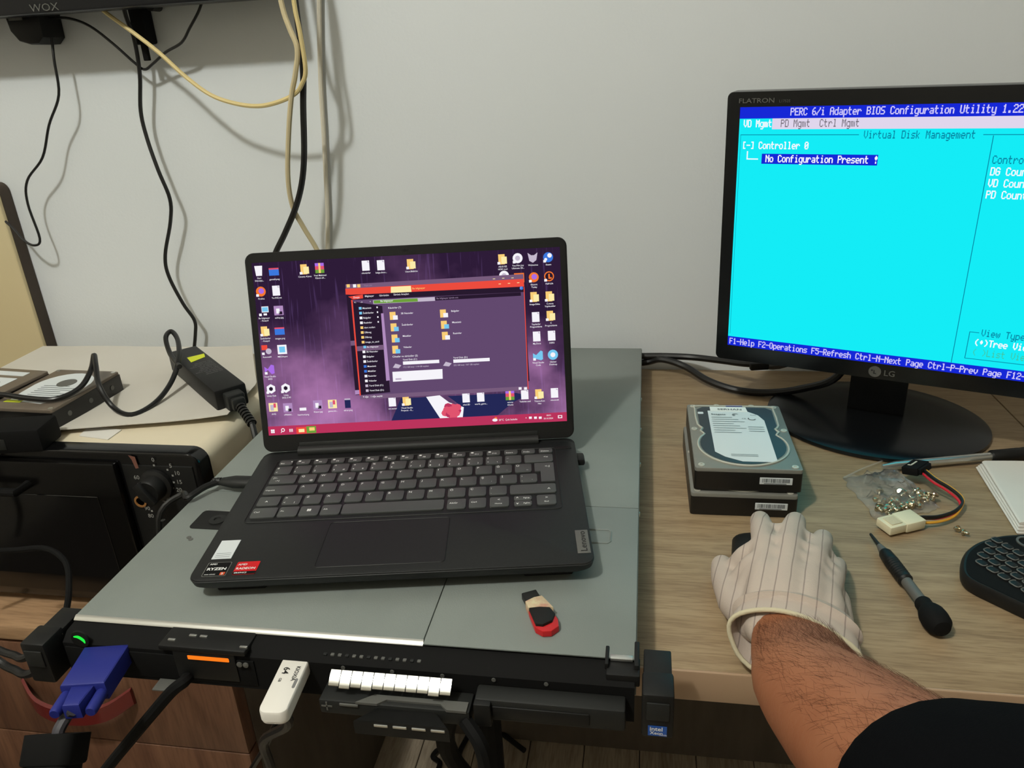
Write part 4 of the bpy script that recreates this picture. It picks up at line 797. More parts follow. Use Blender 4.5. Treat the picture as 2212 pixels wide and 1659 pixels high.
def icon(bm, cx, cy, kind, lab='', lab2=''):
    x, y = sp(cx, cy); s = 0.0050; z = 0.0006
    def q(a, b, c, d, col, dz=0.0): quad(bm, x + a * s, x + b * s, y + c * s, y + d * s, z + dz, EN[col])
    def disc(r_, col, ox=0, oy=0, dz=0.0): poly(bm, [(x + ox * s + r_ * s * math.cos(i * PI / 8), y + oy * s + r_ * s * math.sin(i * PI / 8), z + dz) for i in range(16)], EN[col])
    if kind == 'file': q(-0.75, 0.75, -1, 1, 'white'); poly(bm, [(x + 0.35 * s, y + s, z + 0.0001), (x + 0.35 * s, y + 0.6 * s, z + 0.0001), (x + 0.75 * s, y + 0.6 * s, z + 0.0001)], EN['grey'])
    elif kind == 'fold': q(-0.8, 0.5, -1, 1, 'fold'); q(-0.2, 0.9, -0.9, 0.5, 'cream', 0.0001)
    elif kind == 'bin': poly(bm, [(x - 0.8 * s, y + s, z), (x - 0.6 * s, y - s, z), (x + 0.6 * s, y - s, z), (x + 0.8 * s, y + s, z)][::-1], EN['white'])
    elif kind == 'fox': disc(1.0, 'org'); disc(0.55, 'vio', 0.1, 0.1, 0.0001)
    elif kind == 'pc': q(-0.4, 1, -0.3, 0.9, 'white'); q(-0.3, 0.9, -0.15, 0.75, 'sky', 0.0001); q(-0.1, 0.6, -0.9, -0.5, 'white')
    elif kind == 'blue': q(-1, 1, -0.7, 0.5, 'blue'); q(-1, 1, 0.5, 0.8, 'pink')
    elif kind == 'pic': q(-0.95, 0.95, -0.95, 0.95, 'lil'); q(-0.5, 0.2, -0.6, 0.4, 'white', 0.0001); q(0.0, 0.7, -0.8, -0.2, 'dark', 0.0001)
    elif kind == 'pic2': q(-0.9, 0.9, -0.9, 0.9, 'cream'); q(-0.6, 0.1, -0.7, 0.5, 'grey', 0.0001); q(0.1, 0.6, -0.1, 0.8, 'pink', 0.0001)
    elif kind == 'dark': q(-0.6, 0.6, -1, 1, 'navy'); q(-0.6, 0.6, 0.7, 1, 'grey', 0.0001)
    elif kind == 'disc': disc(1.0, 'white'); disc(0.5, 'grey', 0, 0, 0.0001)
    elif kind == 'steam': disc(1.0, 'blue'); disc(0.45, 'white', 0.3, 0.35, 0.0001); disc(0.3, 'white', -0.5, -0.4, 0.0001)
    elif kind == 'hl': disc(1.0, 'org'); disc(0.78, 'dark', 0, 0, 0.0001); q(-0.15, 0.15, -0.5, 0.5, 'org', 0.0002); q(0.05, 0.5, -0.5, -0.2, 'org', 0.0002)
    elif kind == 'vs': poly(bm, [(x - s, y + 0.5 * s, z), (x + 0.6 * s, y - s, z), (x + s, y - 0.8 * s, z), (x + s, y + 0.8 * s, z), (x + 0.6 * s, y + s, z), (x - s, y - 0.5 * s, z), (x - 0.2 * s, y, z)][::-1], EN['sky'])
    elif kind == 'vs2': poly(bm, [(x - s, y + 0.6 * s, z), (x - s, y - 0.6 * s, z), (x - 0.2 * s, y, z)], EN['vio']); poly(bm, [(x + 0.4 * s, y - s, z), (x + s, y - 0.8 * s, z), (x + s, y + 0.8 * s, z), (x + 0.4 * s, y + s, z), (x - 0.4 * s, y, z)], EN['vio'])
    elif kind == 'cube': poly(bm, [(x + s * math.cos(PI / 6 + i * PI / 3), y + s * math.sin(PI / 6 + i * PI / 3), z) for i in range(6)], EN['white']); poly(bm, [(x + 0.45 * s * math.cos(PI / 6 + i * PI / 3), y + 0.45 * s * math.sin(PI / 6 + i * PI / 3), z + 0.0001) for i in range(6)], EN['dark'])
    elif kind == 'rar': q(-0.9, 0.9, 0.4, 1, 'vio'); q(-0.9, 0.9, -0.3, 0.4, 'pink'); q(-0.9, 0.9, -1, -0.3, 'green'); q(-0.2, 0.2, -1, 1, 'fold', 0.0001)
    elif kind == 'chat': disc(1.05, 'sky'); disc(0.5, 'white', 0, 0, 0.0001)
    elif kind == 'gear': q(-1, 0.2, 0.0, 1, 'red'); disc(0.6, 'grey', 0.4, -0.3, 0.0001)
    elif kind == 'mint': q(-0.95, 0.95, -0.95, 0.95, 'white'); q(-0.6, 0.6, -0.6, 0.6, 'sky', 0.0001)
    elif kind == 'half': q(-0.7, 0.7, -0.6, 0.0, 'white')
    elif kind == 'halff': q(-0.7, 0.7, -0.6, 0.0, 'fold')
    elif kind == 'orangehalf': q(-1, 1, -1, 0.9, 'org'); disc(0.5, 'fold', 0.1, -0.2, 0.0001)
    elif kind == 'wolf': poly(bm, [(x - s, y + s, z), (x - 0.7 * s, y - 0.6 * s, z), (x, y - s, z), (x + 0.7 * s, y - 0.5 * s, z), (x + s, y + s, z), (x + 0.3 * s, y + 0.5 * s, z), (x - 0.3 * s, y + 0.5 * s, z)], EN['grey'])
    if kind in ('fox', 'pc', 'fold', 'disc', 'steam', 'hl', 'vs', 'vs2', 'cube', 'gear'): q(-1.0, -0.45, -1.0, -0.5, 'white', 0.0002)
    if lab: text(bm, lab, 0.0023, T(x, y - 0.0080, z + 0.0003), mi=0, bold=0.006, align='C')
    if lab2: text(bm, lab2, 0.0023, T(x, y - 0.0106, z + 0.0003), mi=0, bold=0.006, align='C')
for a in ((142, 248, 'bin', 'Geri', 'Dönüşü...'), (238, 255, 'blue', 'gamebl.png'), (156, 378, 'fox', 'Firefox'), (252, 372, 'file', 'Yu.OSS.txt'), (174, 500, 'pc', 'Bu bilgisayar', '- Kısayol'), (268, 497, 'pic', 'ashley.jpg'), (182, 628, 'fold', 'İndirilenler', '- Kısayol'), (274, 628, 'blue', 'images.png'), (192, 745, 'gear', 'Recuva64'), (290, 742, 'mint', 'MEGAsync'), (210, 868, 'vs2', 'Visual Studio', '2022'), (220, 990, 'cube', 'Unity Hub'), (312, 985, 'cube', 'Unity', '2022.3.9f1'), (234, 1105, 'pic2', 'AVG'), (326, 1108, 'pic', 'n9fdsfsd...'), (420, 1108, 'half', 'hazirkod.png'), (514, 1090, 'pic', 'Klasor.jpg'), (606, 1085, 'pic2', 'game.mn...'), (702, 1080, 'dark', 'ekran.png'),
          (430, 238, 'fold', 'Cinema 4.bmx'), (525, 230, 'rar', 'Yeni Makinesi', 'Klasor.z0...'), (815, 215, 'file', 'okunanlar'), (910, 212, 'file', 'belge.docx...'), (1100, 205, 'fold', 'Uzun.Bildirim'), (915, 322, 'halff'), (1106, 312, 'halff'), (1298, 300, 'half'), (1392, 296, 'half'), (1685, 278, 'disc'), (1780, 290, 'orangehalf'),
          (1674, 175, 'fold', 'ASUS EZ', 'HDD tool'), (1770, 168, 'disc', 'You.Film Joy', 'Ultimate Zil...'), (1865, 165, 'wolf', 'Wolverine'), (1962, 162, 'steam', 'Steam'), (1872, 288, 'fox', 'Electric', 'Today'), (1968, 282, 'hl', 'Half-Life'), (1876, 412, 'fold', 'Image.Edita'), (1972, 408, 'fold', 'C.mosa', 'Yapılacaklar'), (1884, 538, 'file', 'Yapılanlar', 'Programlama'), (1978, 530, 'fold', 'C', 'Programlama'), (1890, 660, 'file', 'My.Docs'), (1984, 655, 'file', 'DERS'), (1898, 780, 'vs', 'Visual Studio', 'Code'), (1992, 775, 'chat', 'Clinker', 'Desktop'),
          (982, 1070, 'file', 'vm.tester'), (1072, 1065, 'fold', 'Visual Studio', 'Projects - K...'), (1446, 1045, 'file', 'okul.3D'), (1538, 1040, 'file', 'world_game...'), (1722, 1030, 'rar', 'winrar', '64.exe'), (1815, 1025, 'file', 'Tablolar.xml'), (1906, 1022, 'fold', 'Yüzme.Kon', 'Han'), (2002, 1015, 'file', 'okunacak')):
    bm = nb(); icon(bm, *a); obj('desktop_icon', bm, EC, disp, None, 0)
# wallpaper figure: dark suit, pale cuff and a pink flower
bm = nb(); srect(bm, [(975, 1195), (1035, 1050), (1210, 1040), (1290, 1180)], 'navy', 0.00045); srect(bm, [(1420, 1170), (1432, 1110), (1330, 1035), (1760, 1015), (1830, 1030), (1740, 1075), (1645, 1155)], 'navy', 0.00045)
srect(bm, [(1195, 1040), (1280, 1030), (1340, 1075), (1432, 1105), (1425, 1172), (1285, 1178), (1240, 1110)], 'white', 0.0005)
fx, fy = sp(1358, 1128)
for k in range(9):
    a = k * 2 * PI / 9; rr = 0.0075 if k % 2 else 0.0055
    poly(bm, [(fx + rr * math.cos(a) + 0.0042 * math.cos(i * PI / 4), fy + rr * 0.75 * math.sin(a) + 0.0036 * math.sin(i * PI / 4), 0.00055 + k * 0.00001) for i in range(8)], EN['pink' if k % 3 else 'crim'])
poly(bm, [(fx + 0.006 * math.cos(i * PI / 6), fy + 0.005 * math.sin(i * PI / 6), 0.0007) for i in range(12)], EN['pink']); obj('wallpaper_figure', bm, EC, disp, None, 0)
# taskbar
bm = nb(); x0, x1 = -SXh, SXh; tb = S0 + 0.0095
quad(bm, x0, x1, S0, tb, 0.0008, EN['crim'])
def tq(cx0, cx1, cy0, cy1, c, z=0.001):
    a = sp(cx0, cy1); b = sp(cx1, cy0); quad(bm, a[0], b[0], a[1], b[1], z, EN[c])
tq(382, 442, 1228, 1272, 'red'); tq(446, 502, 1222, 1268, 'green'); tq(396, 430, 1240, 1262, 'cream', 0.0011); tq(462, 494, 1230, 1252, 'fold', 0.0011)
x, y = sp(232, 1256)
for i in range(2):
    for j in range(2): quad(bm, x - 0.0019 + i * 0.002, x - 0.0001 + i * 0.002, y - 0.0019 + j * 0.002, y - 0.0001 + j * 0.002, 0.001, EN['white'])
x, y = sp(296, 1248); poly(bm, [(x + 0.002 * math.cos(i * PI / 6), y + 0.002 * math.sin(i * PI / 6), 0.001) for i in range(12)], 0); poly(bm, [(x + 0.0012 * math.cos(i * PI / 6), y + 0.0012 * math.sin(i * PI / 6), 0.0011) for i in range(12)], EN['crim']); poly(bm, [(x - 0.0026, y - 0.003, 0.001), (x - 0.002, y - 0.003, 0.001), (x - 0.001, y - 0.0014, 0.001), (x - 0.0016, y - 0.0012, 0.001)], 0)
x, y = sp(348, 1250)
for k in range(3): quad(bm, x - 0.002 + k * 0.0014, x - 0.0012 + k * 0.0014, y - 0.0016, y + 0.0016, 0.001, 0)
x, y = sp(1628, 1185); poly(bm, [(x + 0.0028 * math.cos(i * PI / 6), y + 0.0016 * math.sin(i * PI / 6), 0.0011) for i in range(12)], 0); poly(bm, [(x + 0.001 + 0.0014 * math.cos(i * PI / 6), y + 0.0018 + 0.0014 * math.sin(i * PI / 6), 0.001) for i in range(12)], EN['org'])
stext(bm, '20°C  Çok bulutlu', 1652, 1190, 0.0026); stext(bm, '^', 1820, 1180, 0.003); stext(bm, '00:01', 1952, 1160, 0.0022); stext(bm, '20.10.2024', 1934, 1180, 0.0022)
for cx in (1850, 1882, 1912): tq(cx - 8, cx + 9, 1163, 1178, 'white')
tq(2024, 2050, 1154, 1174, 'white'); tq(2029, 2045, 1158, 1169, 'crim', 0.0011)
obj('taskbar', bm, EC, disp, None, 0)
# file manager windows
bm = nb()
srect(bm, [(688, 333), (1805, 268), (1845, 940), (752, 1028)], 'dark', 0.0009)
srect(bm, [(688, 333), (1805, 268), (1808, 300), (690, 362)], 'strip', 0.00095)
stext(bm, 'Yeni cilt', 806, 346, 0.0024, 'dim')
for cx in (706, 746, 772): x, y = sp(cx, 342); quad(bm, x - 0.0016, x + 0.0016, y - 0.0016, y + 0.0016, 0.0011, EN['fold' if cx != 746 else 'white'])
srect(bm, [(720, 688), (748, 686), (750, 716), (722, 718)], 'strip', 0.00095)
srect(bm, [(748, 998), (780, 996), (782, 1022), (750, 1025)], 'lil', 0.00095)
srect(bm, [(688, 360), (1808, 298), (1812, 348), (724, 398), (690, 396)], 'red', 0.0012)
srect(bm, [(722, 398), (1812, 346), (1838, 972), (782, 1030)], 'win', 0.0012)
srect(bm, [(722, 398), (1812, 346), (1815, 380), (724, 432)], 'dark', 0.0013)
srect(bm, [(780, 1030), (1838, 972), (1838, 996), (782, 1056)], 'strip', 0.00125)
srect(bm, [(974, 348), (1100, 342), (1104, 380), (974, 386)], 'cream', 0.0014); stext(bm, 'Bu bilgisayar', 1110, 364, 0.0026, 'fold', z=0.0016)
srect(bm, [(706, 410), (798, 396), (800, 420), (738, 428)], 'red', 0.0014)
for s, cx, cy in (('Dosya', 740, 420), ('Bilgisayar', 812, 412), ('Görünüm', 902, 408), ('Sürücü Araçları', 992, 402)): stext(bm, s, cx, cy, 0.0025, z=0.0016)
srect(bm, [(724, 430), (734, 430), (786, 1030), (778, 1030)], 'red', 0.0014); srect(bm, [(1808, 348), (1813, 348), (1839, 990), (1834, 990)], 'red', 0.0014)
srect(bm, [(862, 432), (1250, 412), (1252, 436), (864, 456)], 'grey', 0.0014); srect(bm, [(866, 434), (1142, 420), (1144, 440), (868, 453)], 'green', 0.0015); stext(bm, 'Bu bilgisayar', 910, 443, 0.0026, z=0.0017); stext(bm, 'Bu bilgisayar içinde ara', 1262, 426, 0.0024, 'dim', z=0.0017)
srect(bm, [(1252, 410), (1790, 382), (1791, 404), (1254, 434)], 'dark', 0.00135)
for s, cx, cy in (('<-', 744, 452), ('->', 784, 450), ('^', 842, 448)): stext(bm, s, cx, cy, 0.0026, z=0.0016)
srect(bm, [(734, 440), (920, 468), (970, 1010), (785, 1028)], 'dark', 0.0013)
srect(bm, [(760, 722), (930, 712), (933, 742), (763, 752)], 'strip', 0.0014)
srect(bm, [(912, 515), (928, 514), (968, 935), (945, 938)], 'lil', 0.0014)
for k, (s, c) in enumerate((('Masaüstü', 'sky'), ('İndirilenler', 'sky'), ('Belgeler', 'white'), ('Resimler', 'white'), ('ders notları', 'fold'), ('DBmsg', 'fold'), ('DBmsg', 'fold'), ('image_to_ascii', 'fold'), ('Bu bilgisayar', 'sky'), ('3B Nesneler', 'white'), ('Belgeler', 'white'), ('İndirilenler', 'white'), ('Masaüstü', 'blue'), ('Müzikler', 'blue'), ('Resimler', 'white'), ('Videolar', 'white'), ('Yerel Disk (C:)', 'grey'), ('Yerel Disk (D:)', 'grey'))):
    f = k / 17; cx = 782 + 44 * f; cy = 482 + 517 * f
    if k == 8: cx += 8
    x, y = sp(cx, cy); quad(bm, x - 0.0014, x + 0.0014, y - 0.0014, y + 0.0012, 0.0016, EN[c]); text(bm, s, 0.0024, T(x + 0.0024, y - 0.001, 0.0016), mi=0, bold=0.006)
    if k < 4: quad(bm, x + 0.0165, x + 0.0178, y - 0.0008, y + 0.0008, 0.0016, 0)
stext(bm, 'Klasörler (7)', 958, 486, 0.0026, z=0.0016); stext(bm, 'Cihazlar ve sürücüler (2)', 985, 792, 0.0026, z=0.0016)
for s, cx, cy in (('3B Nesneler', 992, 530), ('İndirilenler', 998, 602), ('Müzikler', 1004, 672), ('Videolar', 1008, 742), ('Belgeler', 1308, 515), ('Masaüstü', 1314, 586), ('Resimler', 1320, 655)):
    x, y = sp(cx, cy); z = 0.0015; s_ = 0.0040
    quad(bm, x - s_, x + s_ * 0.5, y - s_, y + s_, z, EN['fold']); quad(bm, x - s_ * 0.2, x + s_ * 1.0, y - s_ * 1.0, y + s_ * 0.1, z + 0.0001, EN['white' if 'B' in s or 'R' in s else 'sky']); text(bm, s, 0.0025, T(x + 0.0075, y + 0.0012, z), mi=0, bold=0.006)
for s, s2, cx, cy in (('Yerel Disk (C:)', '17,2 GB boş / 118 GB toplam', 1010, 842), ('Yerel Disk (D:)', '252 GB boş / 357 GB toplam', 1326, 830)):
    x, y = sp(cx, cy); poly(bm, [(x - 0.004, y - 0.002, 0.0016), (x + 0.002, y - 0.003, 0.0016), (x + 0.005, y, 0.0016), (x - 0.001, y + 0.002, 0.0016)], EN['grey']); quad(bm, x + 0.0068, x + 0.044, y + 0.0004, y + 0.0038, 0.0016, EN['white']); text(bm, s, 0.0024, T(x + 0.0068, y + 0.0048, 0.0016), mi=0, bold=0.006); text(bm, s2, 0.0022, T(x + 0.0068, y - 0.0028, 0.0016), mi=EN['grey'], bold=0.004)
srect(bm, [(984, 882), (1298, 864), (1300, 925), (988, 944)], 'white', 0.0016); x, y = sp(1022, 926); quad(bm, x - 0.003, x + 0.003, y - 0.001, y + 0.0008, 0.0017, EN['grey'])
for cx, cy in ((1658, 330), (1716, 326), (1774, 322), (1622, 298), (1680, 294), (1738, 292)): x, y = sp(cx, cy); quad(bm, x - 0.0012, x + 0.0012, y - 0.0003, y + 0.0003, 0.0017, EN['cream'])
x, y = sp(1794, 356); poly(bm, [(x + 0.0018 * math.cos(i * PI / 6), y + 0.0018 * math.sin(i * PI / 6), 0.0017) for i in range(12)], EN['blue']); stext(bm, '?', 1790, 361, 0.0024, z=0.0018); stext(bm, '9 öğe   1 öğe seçildi', 800, 1044, 0.0024, z=0.0016)
for cx in (1786, 1820): x, y = sp(cx, 986); quad(bm, x - 0.0015, x + 0.0015, y - 0.0013, y + 0.0013, 0.0016, 0)
obj('file_window', bm, EC, disp, None, 0)

# ---- things plugged into the laptop
pe = uz(552, 1042, DZ + SH + 0.009); pb = uz(478, 1040, DZ + SH + 0.009)
t = thing('usb_cable', 'black cable with flat plug in the left side of the laptop', 'cable', axis_mx(pe, pb))
AI = t.matrix_basis.inverted(); Ln = (pb - pe).length
up = (AI.to_3x3() @ V((0, 0, 1)))
bm = nb(); lathe(bm, [(0.0066, -0.004), (0.0082, 0.004), (0.0082, Ln * 0.62), (0.0055, Ln * 0.95), (0.0045, Ln)], 16)
for v in bm.verts: v.co = v.co - up * up.dot(v.co) * 0.32
obj('plug', bm, m_dgrey, t)
bm = nb(); lathe(bm, [(0.004, Ln), (0.0042, Ln + 0.004), (0.0032, Ln + 0.005), (0.0038, Ln + 0.007), (0.003, Ln + 0.009)], 12); obj('strain_relief', bm, m_cable, t)
cw = [uz(470, 1041, DZ + SH + 0.009), uz(440, 1053, DZ + SH + 0.009), uz(405, 1075, DZ + SH + 0.006), V((-0.449, 0.595, DZ + SH + 0.0045)), V((-0.466, 0.575, DZ + SH - 0.012)), V((-0.465, 0.565, DZ - 0.05)), V((-0.462, 0.56, DZ - 0.15)), V((-0.465, 0.575, 0.595))]
bm = nb(); tube(bm, [AI @ q for q in cw], 0.0032, 9); obj('cord', bm, m_cable, t)
q0 = uz(1244, 994, DZ + SH + 0.010); dx = V((math.cos(LA), math.sin(LA), 0))
t = thing('wireless_dongle', 'tiny black wireless dongle in the right side of the laptop', 'dongle', basis(LM @ V((LW / 2, (LMI @ q0).y, 0.0075)), dx, V((-dx.y, dx.x, 0)), V((0, 0, 1))))
bm = nb(); box(bm, -0.004, 0.0075, -0.0075, 0.0075, 0, 0.0068, 0.0012); obj('housing', bm, m_black, t)
bm = nb(); box(bm, -0.0, 0.0079, -0.0068, 0.0068, 0.0012, 0.0054, 0.0006); obj('end_cap', bm, m_blackm, t)
# ---- red and black stick on the server
z = DZ + SH + 0.006
e0 = uz(1143, 1279, z); e1 = uz(1190, 1360, z); ax_ = e1 - e0; ax_.z = 0; L0 = ax_.length; ax_.normalize(); side = V((-ax_.y, ax_.x, 0))
t = thing('usb_stick', 'short red and black memory stick wrapped in worn paper tape on the server', 'usb stick', basis(V((e0.x, e0.y, DZ + SH)), ax_, side, V((0, 0, 1))))
outl = [(0.018, -0.0075), (0.012, 0.0065), (0.020, 0.0075), (0.028, 0.0088), (L0 * 0.8, 0.0095), (L0 - 0.002, 0.007), (L0 + 0.001, 0.0), (L0 - 0.001, -0.006), (L0 * 0.85, -0.0095), (0.030, -0.0088)]
bm = nb(); prism(bm, outl, 0.0006, 0.0055, bev=0.001); obj('red_shell', bm, m_red, t)
bm = nb(); prism(bm, [(0.016, -0.007), (0.013, 0.006), (0.024, 0.0078), (L0 * 0.7, 0.0088), (L0 * 0.84, 0.004), (L0 * 0.88, -0.004), (L0 * 0.82, -0.0086), (0.030, -0.0080)], 0.0050, 0.0080, bev=0.001); obj('black_shell', bm, m_black, t)
bm = nb(); box(bm, 0.0, 0.022, -0.0064, 0.0058, 0.0012, 0.0072, 0.0008); tag(obj('plug_cap', bm, m_dgrey, t), 'dark square plug end')
bm = nb(); prism(bm, [(0.0115, -0.0072), (0.0095, 0.0004), (0.010, 0.0068), (0.0185, 0.0086), (0.026, 0.0098), (0.0215, 0.0005), (0.0195, -0.0078)], 0.0010, 0.0084, bev=0.0006); obj('paper_tape', bm, m_tape, t)

# ============================================================ monitor
MX, MY, MZ, MYAW, MTILT, MW, MH = 0.2596, 0.8361, 0.8282, -0.3488, -0.0314, 0.3659, 0.3037
ex = V((math.cos(MYAW), math.sin(MYAW), 0)); fw = V((math.sin(MYAW), -math.cos(MYAW), 0)); upv = V((0, 0, 1)) * math.cos(MTILT) - fw * math.sin(MTILT); nz = ex.cross(upv)
base_c = V((0.277, 0.893, DZ))
mon = thing('monitor', 'black desktop monitor with round stand showing a cyan text setup screen', 'monitor', T(*base_c) @ Rz(MYAW))
MI = mon.matrix_basis.inverted()
PM = MI @ basis(V((MX, MY, MZ)), ex, upv, nz)     # panel frame: x right, y up, z out of the screen
bm = nb(); prism(bm, rrect(MW - 0.004, MH - 0.004, 0.008, 5, 0, MH / 2), -0.028, -0.004); prism(bm, rrect(MW - 0.08, MH - 0.08, 0.02, 5, 0, MH / 2), -0.055, -0.028); obj('back_shell', bm, m_black, mon, PM)
AX0, AX1, AY0, AY1 = -MW / 2 + 0.0139, -MW / 2 + 0.0139 + 0.338, 0.0186, 0.2884
bm = nb()
o_ = [(x, y) for x, y in rrect(MW, MH, 0.006, 4, 0, MH / 2)]; i_ = []
for k, (sx, sy) in enumerate(((1, 1), (-1, 1), (-1, -1), (1, -1))): i_ += [((AX1 if sx > 0 else AX0), (AY1 if sy > 0 else AY0))] * 5
rings = []
for pts, z in ((o_, -0.02), (o_, -0.0012), ([(x * 0.998, MH / 2 + (y - MH / 2) * 0.998) for x, y in o_], 0.0), (i_, 0.0), (i_, -0.003)):
    rings.append([V((x, y, z)) for x, y in pts])
loft(bm, rings, cap=False); bmesh.ops.remove_doubles(bm, verts=bm.verts, dist=1e-6); obj('bezel', bm, m_screenoff, mon, PM)
bm = nb(); text(bm, 'FLATRON', 0.0066, T(-MW / 2 + 0.0125, MH - 0.0112, 0.0006), bold=0.01, width=0.036); text(bm, 'L1752S', 0.0038, T(-MW / 2 + 0.0535, MH - 0.0112, 0.0006)); obj('bezel_lettering', bm, m_mgrey, mon, PM, 0)
bm = nb(); lathe(bm, [(0.0064, 0.0002), (0.0064, 0.0008), (0, 0.0008)], 24, mx=T(-0.006, 0.0090, 0)); obj('round_emblem', bm, m_mgrey, mon, PM)
bm = nb(); text(bm, 'LG', 0.0095, T(0.0035, 0.0056, 0.0006), bold=0.01); obj('brand_lettering', bm, m_mgrey, mon, PM, 0)
bm = nb(); text(bm, 'L', 0.0062, T(-0.0072, 0.0066, 0.0011), bold=0.02); lathe(bm, [(0.0009, 0.0009), (0.0009, 0.0011), (0, 0.0011)], 10, mx=T(-0.0090, 0.0104, 0)); obj('emblem_mark', bm, m_dgrey, mon, PM, 0)
# neck and stand
bm = nb(); q0 = MI @ uz(1833, 862, DZ + 0.012); nx0 = -0.031
loft(bm, [[V((x, y, z)) for x, y in ((nx0, b0), (-nx0, b0), (-nx0, b1), (nx0, b1))] for z, b0, b1 in ((0.010, 0.000, 0.034), (0.06, -0.002, 0.028), (0.17, -0.012, 0.016))]); obj('neck', bm, m_glassy, mon, None, 20)
bm = nb()
def oval(a, b, z, n=56): return [V((a * math.cos(i * 2 * PI / n), b * math.sin(i * 2 * PI / n), z)) for i in range(n)]
loft(bm, [oval(0.1215, 0.1035, 0.0), oval(0.1235, 0.1055, 0.002), oval(0.123, 0.105, 0.0052), oval(0.118, 0.100, 0.0078), oval(0.085, 0.070, 0.0105), oval(0.045, 0.038, 0.012)]); tag(obj('stand_base', bm, m_glassy, mon), 'glossy oval black stand base')
# screen content
e_cy = emis('bios_cyan', (20, 236, 246)); e_bl = emis('bios_blue', (22, 40, 214)); e_wh = emis('bios_white', (250, 250, 255)); e_gr = emis('bios_grey', (224, 214, 236)); e_tl = emis('bios_teal', (10, 130, 160)); e_tx = emis('bios_pale', (206, 200, 250)); e_dk = emis('bios_dim', (60, 200, 170)); e_mg = emis('bios_menu_ink', (120, 112, 124))
EB = [e_cy, e_bl, e_wh, e_gr, e_tl, e_tx, e_dk, e_mg]
bm = nb(); quad(bm, AX0, AX1, AY0, AY1, -0.0008); dsp = obj('screen', bm, e_cy, mon, PM, 0)
CW, CH = 0.338 / 80, 0.2698 / 25
def cx_(c): return AX0 + c * CW
def cy_(r): return AY1 - r * CH
bm = nb()
def band(c0, c1, r0, r1, mi, z=-0.0005): quad(bm, cx_(c0), cx_(c1), cy_(r1), cy_(r0), z, mi)
band(0, 80, 0, 1.08, 1); band(8.0, 80, 1.08, 2.08, 3); band(6.0, 32.8, 4.4 - 0.02, 5.35, 1); band(0, 80, 23.95, 25, 1)
GL = {}
